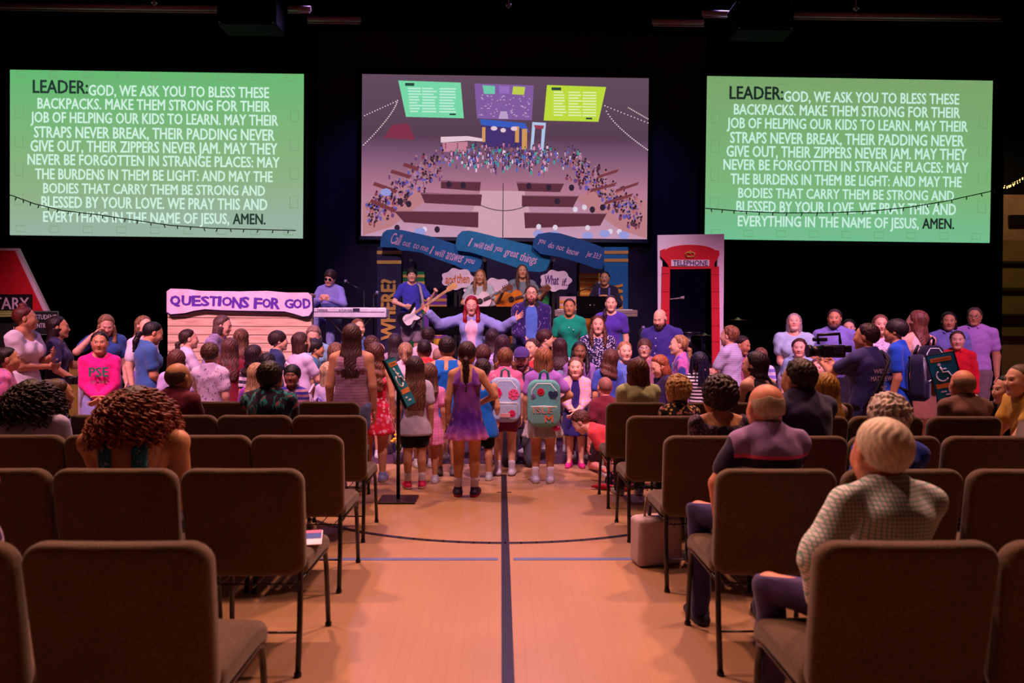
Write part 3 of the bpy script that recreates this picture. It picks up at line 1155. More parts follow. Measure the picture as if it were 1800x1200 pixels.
def person(label, x, y, d, a=0, skin='fair', hair=('short', 0, (50, 32, 24)), top=None, bot=None, shoes=(200, 200, 210), sole=None, base=0, S=None, fem=None, w=1.0,
           face=None, glasses=None, beard=None, smile=0, cap=None, cat='person', curl=None, group=None, loc=None, socks=None, extra=None, shine=0, **pose):
    """place one figure: head top at pixel (x, y), distance d; a = heading, 0 away from the camera, 180 towards it"""
    P = at(x, y, d)
    ztop = P.z - base
    if S is None:
        S = 1.3
        for _ in range(6):
            sk = Skel(S, **pose)
            S *= 1 + .9 * (ztop / sk.top[2] - 1)
    sk = Skel(S, **pose)
    # level the head top on the photograph's for seated figures of fixed size
    if pose.get('pose') != 'sit':
        a = a + math.degrees(math.atan((881 - x) / FPX))          # the heading is given as the lens sees it
    ca, sa = math.cos(R(a)), math.sin(R(a))
    hx, hy = sk.hc[0], sk.hc[1]
    X0, Y0 = P.x - (hx * ca - hy * sa), d - (hx * sa + hy * ca)
    child = S < 1.42
    if fem is None:
        fem = False
    hres = min(.016, max(.0075, .0021 * d))
    see = face if face is not None else True
    hh = (.0048 if d > 5 else .004) if see else .0065
    BV, BQ = run(body_prims(sk, fem, w), max(hres, .012))
    sc_ = scol(SKINS[skin] if isinstance(skin, str) else skin)
    cols = [np.tile(sc_, (len(BV), 1))]
    VV, QQ = [BV], [BQ]
    off = len(BV)
    HV, HQ, mk = head_template(hh, child, smile)
    HC = np.tile(sc_, (len(HV), 1))
    hc = scol(hair[2])
    HC = HC * (1 - .22 * mk['cheek'][:, None] * np.array((0, 1, 1), f32))
    lipc = sc_ * np.array((.85, .5, .52), f32)
    HC[mk['lip']] = lipc
    HC[mk['mouth']] = sc_ * f32(.25)
    HC[mk['teeth']] = scol((235, 225, 220))
    HC[mk['lid']] = sc_ * f32(.42)
    if pose.get('hpitch', 0) > -12:
        HC[mk['eye']] = scol((225, 215, 210))
        HC[mk['iris']] = scol((40, 26, 20))
    else:
        HC[mk['eye']] = sc_ * f32(.7)
    HC[mk['brow']] = hc * f32(.5) + sc_ * f32(.22)
    kk = sk.k
    HM = sk.HR * kk
    hw = 1.05 if child else 1.0
    HM = HM @ np.diag([hw, 1, 1])
    VV.append(xf(HV, HM, sk.hc))
    QQ.append(HQ + off)
    cols.append(HC)
    off += len(HV)
    hs = .95 * kk * (.9 if child else 1)
    for i in (0, 1):
        tv, tq = hand_template(sk.hk[i], .0045 if d < 5.5 or sk.hk[i] == 'open' else .0065)
        fz = sk.wr[i] - sk.el[i]
        fz /= np.linalg.norm(fz)
        ref = v3(0, .6, 1) if abs(fz[2]) < .6 else v3(0, 1, .2)
        if sk.hk[i] == 'open':
            ref = v3(0, -.3, 1)
        tx = ref - fz * (ref @ fz)
        tx /= np.linalg.norm(tx)
        ty = np.cross(fz, tx)
        inw = v3((1, -1)[i], .1, -.2)
        if sk.hk[i] == 'open':
            inw = v3(0, 1, .4)
        m = np.stack([tx, ty, fz], 1)
        q = tq
        if ty @ inw < 0:
            m[:, 1] *= -1
            q = tq[:, ::-1]
        VV.append(xf(tv, m * hs, sk.wr[i] + fz * .008))
        QQ.append(q + off)
        cols.append(np.tile(sc_, (len(tv), 1)))
        off += len(tv)
    me = arr_mesh('person', np.concatenate(VV), np.concatenate(QQ), np.concatenate(cols))
    o = link('person', me, SKIN)
    o.location = (X0, Y0, base)
    o.rotation_euler = (0, 0, R(a))
    tag(o, label, cat, group)
    # hair
    st, L, col = hair[:3]
    if st == 'curls':
        V, Q, t = curls(*curl)
        c2 = scol(hair[3]) if len(hair) > 3 else scol(col)
        cc = scol(col)[None] * (1 - t[:, None]) + c2[None] * t[:, None]
        V0, Q0 = hair_template('short', 0, .006)
        Vh = np.concatenate([V, V0])
        cc = np.concatenate([cc, np.tile(scol(col), (len(V0), 1))])
        link('hair', arr_mesh('hair', xf(Vh, HM, sk.hc), np.concatenate([Q, Q0 + len(V)]), cc.astype(f32)), HAIR, o)
    elif st == 'braids':
        V0, Q0 = hair_template('short', 0, .007)
        VV, QQ = [V0], [Q0]
        off = len(V0)
        r = np.random.RandomState(3)
        for i in range(46):
            th = r.uniform(-2.2, 2.2)
            dd = v3(math.sin(th), -math.cos(th), r.uniform(-.1, .7))
            p0 = v3(0, -.012, .02) + dd * v3(.08, .1, .09)
            t = np.linspace(0, 1, 22)[:, None]
            Pp = p0 + dd * v3(.03, .03, 0) * np.sqrt(t) - v3(0, 0, 1) * L * r.uniform(.8, 1.1) * t
            vv, qq = sweep(Pp, .0065 + .002 * np.sin(t[:, 0] * 60))
            VV.append(vv)
            QQ.append(qq + off)
            off += len(vv)
        V = np.concatenate(VV)
        link('hair', arr_mesh('hair', xf(V, HM, sk.hc), np.concatenate(QQ), np.tile(scol(col), (len(V), 1))), HAIR, o)
    elif st != 'none':
        V, Q = hair_template(st, L / kk if L else 0, .0065 if d > 5 else .005)
        cc = np.tile(scol(col), (len(V), 1))
        if len(hair) > 3:
            t = np.clip((.02 - V[:, 2]) / .2, 0, 1)[:, None]
            cc = cc * (1 - t) + scol(hair[3])[None] * t
        link('hair', arr_mesh('hair', xf(V, HM, sk.hc), Q, cc.astype(f32)), HAIR_FINE if st in ('smooth', 'ring', 'buzz', 'bald') else HAIR, o)
    if beard:
        key = ('beard', beard[0])
        if key not in CACHE:
            g = Grid((-.1, -.02, -.16), (.1, .13, .02), .005)
            for s in (-1, 1):
                for p in chain([(s * .062, .015, -.015), (s * .056, .03, -.06), (s * .026, .066, -.092), (0, .076, -.1)], [.018, .021, .022, .021]):
                    g.add(p, .02)
                g.add(cone((0, .095, -.045), (s * .03, .082, -.062), .006, .006), .008)
            if beard[0] == 'full':
                g.add(ell((0, .07, -.112), (.036, .03, .028)), .02)
            g.sub(ell((0, .1, -.058), (.023, .03, .008)), .004)
            g.warp(lambda X, Y, Z: .002 * np.sin(190 * X + 3 * np.sin(70 * Z)) * np.sin(150 * Z + 60 * Y))
            CACHE[key] = g.mesh()
        V, Q = CACHE[key]
        link('beard', arr_mesh('beard', xf(V, HM, sk.hc), Q, np.tile(scol(beard[1]), (len(V), 1))), HAIR, o)
    if glasses:
        b = MB()
        for s in (-1, 1):
            pts = [(s * .033 + .023 * math.cos(q * PI / 8), .099, .003 + .018 * math.sin(q * PI / 8)) for q in range(17)]
            b.tube(pts, .0021, 5, False)
            b.tube([(s * .055, .097, .008), (s * .078, .06, .01), (s * .082, -.01, .008)], .002, 5)
            if glasses == 'dark':
                b.disc((s * .033, .0985, .003), .0225, .002, 16, 'Y')
        b.tube([(-.011, .1, .006), (0, .103, .008), (.011, .1, .006)], .002, 5)
        gm = paint((14, 12, 14), .3) if glasses in ('dark', True) else paint(glasses, .3)
        b.build('glasses', gm, o, Matrix([list(HM[i]) + [sk.hc[i]] for i in range(3)] + [[0, 0, 0, 1]]))
    if cap:
        key = 'capmesh'
        if key not in CACHE:
            g = Grid((-.12, -.14, -.02), (.12, .2, .15), .005)
            g.add(ell((0, -.012, .032), (.09, .11, .094)), 0)
            g.clip(lambda X, Y, Z: .03 - .1 * Y - Z + 0 * X)
            g.add(rbox((0, .125, .03), (.135, .1, .012), .006, rot(-12)), .008)
            CACHE[key] = g.mesh()
        V, Q = CACHE[key]
        link('cap', arr_mesh('cap', xf(V, HM, sk.hc), Q), cloth(cap), o)
    # clothes
    gh = min(.017, max(.008, .0022 * d))
    for part in (top or ()), (bot or ()):
        pieces = [part] if part and isinstance(part[0], str) else part
        for pc in pieces:
            kind, mat = pc[0], pc[1]
            opt = dict(pc[2]) if len(pc) > 2 else {}
            nm = opt.pop('name', {'tee': 'shirt', 'long': 'shirt', 'tank': 'tank_top', 'vest': 'vest', 'jacket': 'jacket', 'coat': 'jacket', 'dress': 'dress', 'tankdress': 'dress', 'puff': 'blouse', 'longdress': 'dress', 'skirt': 'skirt', 'flare': 'skirt', 'seatskirt': 'skirt', 'shorts': 'shorts', 'pants': 'trousers'}[kind])
            V, Q = garment(sk, kind, fem, w, gh, **opt)
            mat = mat if not isinstance(mat, tuple) else cloth(mat)
            link(nm, arr_mesh(nm, V, Q), mat, o)
            if opt.get('neck') == 'high':
                b, q_ = MB(), sk.S
                c_ = sk.neck + sk.M[2] * .012 * q_
                b.tube([c_ + v3(math.cos(R(e_)) * .047 * q_, math.sin(R(e_)) * .047 * q_ + .004, -.012 * q_ * math.sin(R(e_))) for e_ in range(112, 430, 12)], [.008 * q_ + .004 * (i in (0, 26)) for i in range(27)], 7)
                b.build('collar', mat, o)
    # shoes
    if shoes:
        for i in (0, 1):
            an, td = sk.an[i], sk.toe[i]
            S_ = sk.S
            up = v3(0, 0, 1)
            fl = an - v3(0, 0, .05 * S_ - .018 * S_)
            g_p = [(cone(fl - td * .024 * S_, fl + td * .06 * S_, .027 * S_, .027 * S_), .01), (cone(fl + td * .06 * S_, fl + td * .1 * S_, .026 * S_, .02 * S_), .015), (cone(fl, an + v3(0, 0, .004 * S_), .028 * S_, .028 * S_), .02)]
            V, Q = run(g_p, .0085 if d < 7.5 else .011, [lambda X, Y, Z, q=float(an[2] - .05 * S_ + .002): f32(q) - Z + 0 * X + 0 * Y] if sk.pose != 'kneel' else [])
            cc = np.tile(scol(shoes), (len(V), 1))
            cc[V[:, 2] < an[2] - .05 * S_ + .016 * S_] = scol(sole or tuple(min(255, v * 1.15 + 15) for v in shoes))
            link('shoe', arr_mesh('shoe', V, Q, cc), SHOE, o)
            if socks:
                V, Q = run([(cone(an + v3(0, 0, .0), an + v3(0, -.004, .055 * S_), .026 * S_, .028 * S_), 0)], .01)
                link('sock', arr_mesh('sock', V, Q), cloth(socks), o)
    if extra:
        extra(o, sk)
    PEOPLE.append((label, X0, Y0, S, base))
    return o, sk
# ------------------------------------------------------------------ the room
def struct(name, mb, mat, **k):
    return tag(mb.build(name, mat, **k), kind='structure')


BLACK = paint((7, 6, 8), .9, .2, 2, spec=.1)
STEEL = paint((20, 16, 20), .35, .1, spec=.5)
m, nt, b = base_mat('maple_floor', .34)
b.inputs['Specular IOR Level'].default_value = .35
mv = mapped(nt, (1, 1, 1))
bk = N(nt, 'ShaderNodeTexBrick', Scale=1.0)
bk.inputs['Color1'].default_value = rgba((182, 142, 112))
bk.inputs['Color2'].default_value = rgba((180, 140, 110))
bk.inputs['Mortar'].default_value = rgba((174, 134, 105))
bk.inputs['Mortar Size'].default_value = .002
bk.inputs['Brick Width'].default_value = 1.4
bk.inputs['Row Height'].default_value = .057
rt = N(nt, 'ShaderNodeMapping')
rt.inputs['Rotation'].default_value = (0, 0, PI / 2)
nt.links.new(mv, rt.inputs['Vector'])
nt.links.new(rt.outputs[0], bk.inputs['Vector'])
ns = N(nt, 'ShaderNodeTexNoise', Scale=1.3, Detail=4.0)
nt.links.new(mv, ns.inputs['Vector'])
mx = N(nt, 'ShaderNodeMix')
mx.data_type = 'RGBA'
mx.blend_type = 'MULTIPLY'
mx.inputs[0].default_value = .5
nt.links.new(bk.outputs[0], mx.inputs[6])
nt.links.new(ramp(nt, ns.outputs[0], [(.3, (225, 225, 225)), (.7, (255, 255, 255))]), mx.inputs[7])
nt.links.new(mx.outputs[2], b.inputs['Base Color'])
FLOORM = m
struct('floor', MB().box((0, 5, -.1), (28, 24, .2)), FLOORM)
struct('wall_front', MB().box((-2.1, 14.43, 4.2), (23.8, .2, 8.4)), BLACK)
struct('wall_left', MB().box((-14, 5, 4.2), (.2, 24, 8.4)), BLACK)
struct('wall_right', MB().box((14, 5, 4.2), (.2, 24, 8.4)), BLACK)
struct('wall_rear', MB().box((0, -7, 4.2), (28, .2, 8.4)), BLACK)
struct('ceiling', MB().box((0, 5, 8.5), (28, 24, .2)), BLACK)
WALL_LIT = paint((44, 36, 62), .9, .15, 2, spec=.1)  # violet puts the blue light on the black wall into its colour
p, q = at(556, 300, 14.3), at(1242, 300, 14.3)
struct('wall_lit_panel', MB().box(((p.x + q.x) / 2, 14.32, 3.6), (q.x - p.x, .06, 7.2)), WALL_LIT)  # panel added over the black wall where it looks blue-lit
# the beige wall beyond the black curtain
wf = MB().box((11.6, 16.7, 2.3), (5.2, .2, 4.6))
struct('wall_far', wf, paint((150, 112, 84), .8, .08, 2))
struct('wall_above', MB().box((11.6, 16.7, 6.5), (5.2, .22, 3.8)), BLACK)
tb = MB()
for y0, y1, c in ((422, 560, 0), (575, 590, 0)):
    p, q = at(1762, y0, 16.5), at(1762, y1, 16.5)
    tb.box((11.8, 16.55, (p.z + q.z) / 2), (4.6, .1, abs(p.z - q.z)))
struct('trim_1', tb, paint((120, 96, 48), .8, .08, 2))
tb = MB()
for y0, y1 in ((458, 462), (505, 510), (551, 555)):
    p, q = at(1762, y0, 16.4), at(1762, y1, 16.4)
    tb.box((11.8, 16.47, (p.z + q.z) / 2), (4.6, .08, abs(p.z - q.z)))
struct('trim_2', tb, paint((50, 40, 24), .8))
p, q = at(1777, 377, 16.5), at(1830, 395, 16.5)
struct('window_1', MB().box(((p.x + q.x) / 2, 16.57, (p.z + q.z) / 2), (q.x - p.x, .1, p.z - q.z), .01), paint((28, 20, 18), .3))
# court lines painted on the floor
LINE = paint((26, 14, 18), .4, .1)
c0 = at(895.5, 1200, 3.0)
XL = (895.5 - 881) * 3.05 / 1300
struct('floor_marking_line', MB().box((XL, 3.2, .001), (.054, 8.6, .002)), LINE)
mb = MB()
pts = [(XL + 2.06 * math.cos(R(q)), 7.12 + 2.06 * math.sin(R(q))) for q in range(180, 361, 3)]
for (x0, y0), (x1, y1) in zip(pts, pts[1:]):
    dx, dy = x1 - x0, y1 - y0
    mb.box(((x0 + x1) / 2, (y0 + y1) / 2, .001), (math.hypot(dx, dy) + .01, .045, .0022), rot=Matrix.Rotation(math.atan2(dy, dx), 3, 'Z'))
mb.box((XL, 6.66, .0012), (.13, .028, .002))
struct('floor_marking_circle_line', mb, LINE)
mb = MB()
mb.box((XL - 2.55, 4.7, .0012), (5.0, .05, .002)).box((XL + 2.55, 4.7, .0012), (5.0, .05, .002))
struct('floor_marking_blue_line', mb, paint((100, 110, 170), .4))
# stage and step
STG = paint((34, 22, 42), .8, .15)
struct('floor_stage', MB().box((.1, 12.7, .44), (9.4, 3.6, .88), .01), STG)
struct('floor_step', MB().box((.35, 10.32, .14), (4.6, 1.14, .28), .01), STG)
struct('floor_carpet', MB().box((.2, 9.3, .004), (7.6, 2.4, .008)), paint((70, 40, 66), .95, .15, 30))

# ------------------------------------------------------------------ projection screens
LINES = [('GOD, WE ASK YOU TO BLESS THESE', 158, 469, 153, 171), ('BACKPACKS. MAKE THEM STRONG FOR THEIR', 70, 471, 177, 195), ('JOB OF HELPING OUR KIDS TO LEARN. MAY THEIR', 58, 485, 201, 219),
         ('STRAPS NEVER BREAK, THEIR PADDING NEVER', 64, 479, 226, 245), ('GIVE OUT, THEIR ZIPPERS NEVER JAM. MAY THEY', 58, 484, 250, 269), ('NEVER BE FORGOTTEN IN STRANGE PLACES: MAY', 53, 488, 274, 292),
         ('THE BURDENS IN THEM BE LIGHT: AND MAY THE', 66, 476, 299, 317), ('BODIES THAT CARRY THEM BE STRONG AND', 80, 463, 324, 341), ('BLESSED BY YOUR LOVE. WE PRAY THIS AND', 77, 467, 347, 366), ('EVERYTHING IN THE NAME OF JESUS,', 80, 401, 373, 391)]
SY = 14.2
K = SY / FPX
SW, SHH = 507 * K, 286 * K


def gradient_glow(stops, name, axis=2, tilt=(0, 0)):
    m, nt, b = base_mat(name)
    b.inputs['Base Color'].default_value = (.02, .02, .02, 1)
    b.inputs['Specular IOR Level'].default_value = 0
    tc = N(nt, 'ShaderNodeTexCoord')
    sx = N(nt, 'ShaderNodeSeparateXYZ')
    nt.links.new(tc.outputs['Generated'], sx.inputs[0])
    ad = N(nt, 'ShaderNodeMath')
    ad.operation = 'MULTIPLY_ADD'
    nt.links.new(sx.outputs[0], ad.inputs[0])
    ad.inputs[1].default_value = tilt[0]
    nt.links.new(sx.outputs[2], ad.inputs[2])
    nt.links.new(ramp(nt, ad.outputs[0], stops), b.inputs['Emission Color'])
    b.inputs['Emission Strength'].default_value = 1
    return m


SCRN = {}


def slide(px0, px1, stops, label, tl, wcol, dcol, tilt):
    cx, cz = (px0[0] + px1[0]) / 2, (px0[1] + px1[1]) / 2
    c = at(cx, cz, SY)
    root = empty('projection_screen', c, 0, label, 'screen', 'side screens showing the prayer')
    root.rotation_euler = (0, R(tl), 0)
    MB().box((0, .06, 0), (SW + .22, .06, SHH + .2), .01).build('screen_frame', BLACK, root)
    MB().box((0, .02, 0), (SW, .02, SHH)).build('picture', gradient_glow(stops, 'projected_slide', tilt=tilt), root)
    W_, D_ = glow(wcol), glow(dcol)
    for i, (t, x0, x1, y0, y1) in enumerate(LINES):
        wd, ht = (x1 - x0) * K, (y1 - y0) * K
        loc = (((x0 + x1) / 2 - 275.5) * K, .004, (271.5 - (y0 + y1) / 2 + ((x0 + x1) / 2 - 275) * -.004) * K)
        if i not in SCRN:
            SCRN[i] = txt_mesh(t, wd, ht, .026)
        o = link('lettering', SCRN[i].copy(), W_, root)
        o.location = loc
    for t, x0, x1, y0, y1 in (('LEADER:', 62, 156, 146, 168), ('AMEN.', 408, 464, 373, 391)):
        text(t, (((x0 + x1) / 2 - 275.5) * K, .004, (271.5 - (y0 + y1) / 2) * K), (x1 - x0) * K, (y1 - y0) * K, D_, root, bold=.03)
    mb = MB()
    for i in range(9):                      # faint outlined bags round the margin of the slide
        for j in range(2):
            bx, bz = (-235 + i * 58) * K, (136 - 268 * j) * K
            mb.tube([(bx + q * 8 * K, .0085, bz + r_ * 9 * K * .6) for q, r_ in ((-1, -1), (1, -1), (1, 1), (-1, 1), (-1, -1))], .006, 4)
    for i in range(4):
        for sx_ in (-1, 1):
            bx, bz = sx_ * 238 * K, (-80 + i * 50) * K
            mb.tube([(bx + q * 7 * K, .0085, bz + r_ * 10 * K) for q, r_ in ((-1, -1), (1, -1), (1, 1), (-1, 1), (-1, -1))], .006, 4)
    mb.build('bag_outline', glow(tuple(v * .88 for v in stops[1][1])), root)
    return root


slide((22, 127), (529, 415), [(.0, (152, 178, 160)), (.3, (140, 176, 128)), (1.0, (98, 184, 112))], 'left projection screen with white prayer text on a pale green slide', 0.35, (205, 240, 222), (34, 58, 48), (-.1, 0))  # slide's green gradient, lower stops tinted with painted-in blue spill light
slide((1243, 137), (1743, 424), [(.0, (112, 190, 146)), (.3, (122, 180, 122)), (1.0, (122, 164, 106))], 'right projection screen with white prayer text on a green slide, above the man in lilac', 0.45, (196, 236, 220), (30, 44, 40), (.05, 0))  # lower stops carry painted-in spill light over the slide's green

# middle screen: a projected picture of this very hall, seen from high up
CS = at(888, 276, SY)
cs = empty('projection_screen', CS, 0, 'middle projection screen showing the hall and its crowd from above', 'screen')
cs.rotation_euler = (0, R(.35), 0)
MB().box((0, .06, 0), (503 * K + .2, .06, 284 * K + .2), .01).build('screen_frame', BLACK, cs)
MB().box((0, .02, 0), (502 * K, .02, 283 * K)).build('picture', gradient_glow([(.0, (196, 150, 178)), (.3, (176, 118, 140)), (.52, (120, 84, 112)), (.62, (88, 62, 82)), (1.0, (98, 74, 92))], 'projected_view', tilt=(.0, 0)), cs)


def cpt(x, y):
    """pixel of the photograph -> the middle screen's own plane"""
    return ((x - 888) * K, -(y - 276) * K)


LAY = [0]


PRINT = MB()
PMATS = []


def cpoly(col, polys):
    PRINT.mi = len(PMATS)
    PMATS.append(glow(col))
    for pl in polys:
        LAY[0] += 1
        yy = .0085 - .0000045 * LAY[0]
        f = PRINT.bm.faces.new([PRINT.bm.verts.new((*cpt(x, y)[:1], yy, cpt(x, y)[1])) for x, y in pl])
        f.material_index = PRINT.mi


def dot(x, y, r, ry=None, n=8):
    ry = ry or r
    return [(x + r * math.cos(2 * PI * i / n), y + ry * math.sin(2 * PI * i / n)) for i in range(n)]


rr = random.Random(4)
cpoly((206, 158, 172), [[(845, 335), (922, 335), (945, 416), (815, 416)]])
cpoly((186, 122, 130), [[(640, 360), (700, 330), (760, 345), (690, 400), (640, 416)], [(1138, 350), (1060, 325), (1010, 345), (1090, 400), (1138, 416)]])
cpoly((118, 214, 166), [[(700, 145), (809, 147), (815, 209), (714, 208)]])
cpoly((188, 216, 60), [[(960, 149), (1064, 151), (1051, 212), (955, 211)]])
cpoly((130, 92, 158), [[(833, 148), (937, 150), (934, 211), (838, 209)]])
cpoly((110, 200, 170), [[(847, 151), (869, 152), (869, 166), (850, 166)]])
cpoly((190, 204, 80), [[(901, 152), (922, 153), (920, 167), (899, 166)]])
cpoly((150, 110, 190), [[(876, 152), (894, 152), (894, 165), (877, 165)]])
cpoly((186, 160, 200), [dot(838 + 4 + rr.random() * 88, 166 + rr.random() * 40, 1.2 + rr.random(), 1) for _ in range(60)] + [[(879, 196), (890, 196), (893, 209), (876, 209)]])
cpoly((190, 236, 214), [[(x0, y0), (x0 + ln, y0), (x0 + ln, y0 + 2.4), (x0, y0 + 2.4)] for y0 in range(157, 200, 5) for x0, ln in ((716 + (y0 - 150) * .1, 14 + rr.random() * 10), (742, 18 + rr.random() * 8), (772, 24 + rr.random() * 6))])
cpoly((222, 240, 170), [[(x0, y0), (x0 + ln, y0), (x0 + ln, y0 + 2.4), (x0, y0 + 2.4)] for y0 in range(160, 203, 5) for x0, ln in ((972, 16 + rr.random() * 8), (998, 16 + rr.random() * 8), (1023, 24))])
cpoly((40, 70, 60), [[(712, 149), (728, 149), (728, 154), (712, 154)], [(968, 153), (985, 153), (985, 158), (968, 158)], [(790, 201), (801, 201), (801, 204), (790, 204)], [(1029, 205), (1040, 205), (1040, 208), (1029, 208)]])
cpoly((58, 92, 190), [[(843, 210), (870, 212), (895, 214), (922, 216), (930, 232), (905, 226), (880, 224), (845, 220)]])
cpoly((70, 50, 110), [[(845, 221), (925, 226), (922, 260), (846, 258)]])
cpoly((206, 150, 90), [[(917, 226), (926, 226), (926, 262), (917, 262)], [(847, 224), (853, 224), (853, 250), (847, 250)], [(905, 222), (912, 222), (912, 250), (905, 250)]])
cpoly((226, 196, 210), [dot(868, 226, 6, 4), dot(884, 229, 5, 4), dot(903, 226, 6, 4), [(775, 242), (822, 240), (848, 244), (848, 249), (822, 248), (775, 252)]])
cpoly((196, 128, 150), [[(778, 252), (822, 250), (822, 268), (780, 268)]])
cpoly((176, 196, 230), [[(935, 214), (959, 215), (955, 264), (950, 264), (952, 224), (940, 224), (937, 262), (932, 262)]])
cpoly((160, 60, 80), [[(938, 219), (956, 220), (954, 226), (940, 225)]])
cpoly((128, 50, 74), [[(675, 245), (690, 222), (718, 220), (730, 245), (728, 248)]])
bl = [(x, y) for x, y in [(890 + rr.gauss(0, 66), 274 + rr.gauss(0, 12)) for _ in range(420)] if 770 < x < 1025 and 250 < y < 306]
pal = [(58, 44, 96), (216, 198, 226), (110, 90, 190), (150, 90, 110), (226, 150, 190), (186, 140, 170), (70, 110, 190), (60, 160, 150), (90, 60, 120)]
for i, cl in enumerate(pal):
    cpoly(cl, [dot(x, y + 3, 1.1 + rr.random() * .9, 2.6 + rr.random() * 2.4, 7) for x, y in bl[i::9]])
cpoly((44, 28, 44), [dot(x, y - 1.5, 1.2, 1.3, 6) for x, y in bl[::2]])
cpoly((110, 66, 70), [dot(x, y - 1.5, 1.1, 1.2, 6) for x, y in bl[1::2]])
side = []
for _ in range(520):
    u = rr.random()
    sg = rr.choice((-1, 1))
    x = 889 + sg * (120 + 118 * u) + rr.gauss(0, 10)
    y = 265 + u * 95 + rr.random() * 40
    if 646 < x < 1132 and y < 412:
        side.append((x, y))
for i, cl in enumerate(((130, 62, 80), (110, 64, 120), (84, 48, 66), (176, 126, 160), (176, 100, 110), (100, 86, 170))):
    cpoly(cl, [dot(x, y + 3, 1.6 + rr.random() * 2.2, 2.4 + rr.random() * 2.6) for x, y in side[i::6]])
cpoly((50, 32, 46), [dot(x + 1, y - 2, 2, 2.2, 7) for x, y in side[::2]])
cpoly((170, 120, 130), [dot(x + 1, y - 2, 1.8, 2, 7) for x, y in side[1::2]])
cpoly((120, 56, 66), [[(x, y), (x + w_, y + h_), (x + w_ - 3, y + h_ + 6), (x - 3, y + 6)] for x, y, w_, h_ in ((660, 322, 40, 14), (690, 300, 34, 10), (712, 288, 26, 8), (655, 352, 44, 18), (1052, 306, 36, -12), (1040, 330, 44, -12), (1064, 352, 50, -16), (1084, 330, 40, -14))])
cpoly((94, 48, 62), [[(776, 318), (846, 320), (844, 336), (776, 332)], [(908, 319), (992, 321), (985, 336), (912, 335)], [(740, 340), (848, 342), (846, 362), (748, 358)], [(918, 342), (1018, 342), (1008, 362), (918, 362)], [(694, 372), (842, 372), (842, 400), (712, 392)], [(922, 372), (1068, 372), (1056, 394), (924, 400)]])
cpoly((150, 98, 120), [[(x0, y0), (x1, y0), (x1, y0 + 1.4), (x0, y0 + 1.4)] for x0, x1, y0 in ((742, 846, 341), (918, 1016, 342), (696, 842, 372), (922, 1066, 372), (776, 846, 319), (908, 990, 320))])
cpoly((52, 34, 54), [dot(x, y, 5, 6) for x, y in ((790, 325), (815, 326), (705, 356), (930, 326), (965, 328), (1005, 328), (720, 360), (1060, 362), (1042, 366), (980, 352), (770, 404), (700, 402))])
cpoly((220, 206, 226), [dot(x, y, 4.5, 5) for x, y in ((948, 397), (977, 398), (1034, 398), (748, 404), (1012, 366), (1028, 362), (1090, 404), (1074, 404))])
cpoly((150, 150, 214), [dot(x, y, 10, 7) for x, y in ((948, 410), (977, 411), (1064, 408), (1098, 410), (1034, 412), (680, 340), (740, 408))])
cpoly((46, 32, 46), [[(884.2, 322), (885.4, 322), (886, 416), (884.4, 416)]] + [[(846 + i * 4, 360 + 9 * (1 - ((i - 10) / 10) ** 2)), (850 + i * 4, 360 + 9 * (1 - ((i - 9) / 10) ** 2)), (850 + i * 4, 361.4 + 9 * (1 - ((i - 9) / 10) ** 2)), (846 + i * 4, 361.4 + 9 * (1 - ((i - 10) / 10) ** 2))] for i in range(20)])
sl = []
for i in range(26):
    u = i / 25
    sl += [dot(699 - 4 * math.sin(u * 3) - 58 * u ** 1.6, 180 + 78 * u, 1.2, 1), dot(1062 + 76 * u, 184 + 62 * u ** .6 + 14 * u, 1.2, 1)]
    if i % 2:
        sl += [dot(698 - 56 * u, 181 + 26 * u, 1, 1), dot(1064 + 74 * u, 185 + 28 * u, 1, 1), dot(1102 + 36 * u, 186 + 20 * u, 1, 1)]
cpoly((240, 226, 220), sl)
PRINT.build('projected_print', PMATS, cs)
MB().box((0, .0, -283 * K / 2 - .03), (506 * K, .05, .07)).build('lower_bar', paint((50, 40, 80), .5), cs)

# ------------------------------------------------------------------ ceiling fittings
for i, (x0, y0, x1, y1, yy) in enumerate(((-60, 16, 383, 22, 12.6), (505, 22, 545, 22.5, 12.6), (540, 40, 633, 41, 13.2), (1148, 45, 1238, 46, 13.2), (1236, 30, 1296, 31, 12.6), (1396, 33, 1762, 37, 12.6))):
    p, q = at(x0, y0, yy), at(x1, y1, yy)
    o = MB().tube([p, q], .014, 8).tube([p + Vector((0, .05, .09)), q + Vector((0, .05, .09))], .05, 8).build('ceiling_rail', paint((150, 110, 110), .4))
    tag(o, ['long ceiling rail at the far left, above the left screen', 'short ceiling rail piece right of the left hanging speaker', 'ceiling rail between the left and middle screens', 'ceiling rail between the middle and right screens', 'short ceiling rail piece left of the right hanging speaker', 'long ceiling rail above the right screen'][i], 'rail')
for i, (x0, y0, x1, y1) in enumerate(((383, -6, 487, 45), (1293, 2, 1394, 55))):
    p, q = at(x0, y0, 12), at(x1, y1, 12)
    r_ = empty('hanging_speaker', ((p.x + q.x) / 2, 12.2, (p.z + q.z) / 2), 0, ['dark boxy speaker hanging at the ceiling above the left screen', 'dark boxy speaker hanging at the ceiling above the right screen'][i], 'speaker')
    wd, ht = q.x - p.x, p.z - q.z
    MB().box((0, 0, 0), (wd, .5, ht), .02).build('cabinet', paint((9, 7, 9), .9, spec=.1), r_)
    MB().box((0, -.255, -.01), (wd * .9, .02, ht * .82), .008).build('grille', paint((14, 11, 14), .9, spec=.1), r_)
    for sx_ in (-1, 1):
        MB().box((sx_ * wd * .44, 0, ht / 2 + .4), (.03, .03, .9)).build('hanger', STEEL, r_)
        MB().ball((sx_ * wd * .45, -.255, -ht / 2 + .03), .02, 8).ball((sx_ * wd * .45, -.255, ht / 2 - .05), .02, 8).build('bolt', paint((120, 110, 115), .3, metal=.8), r_)
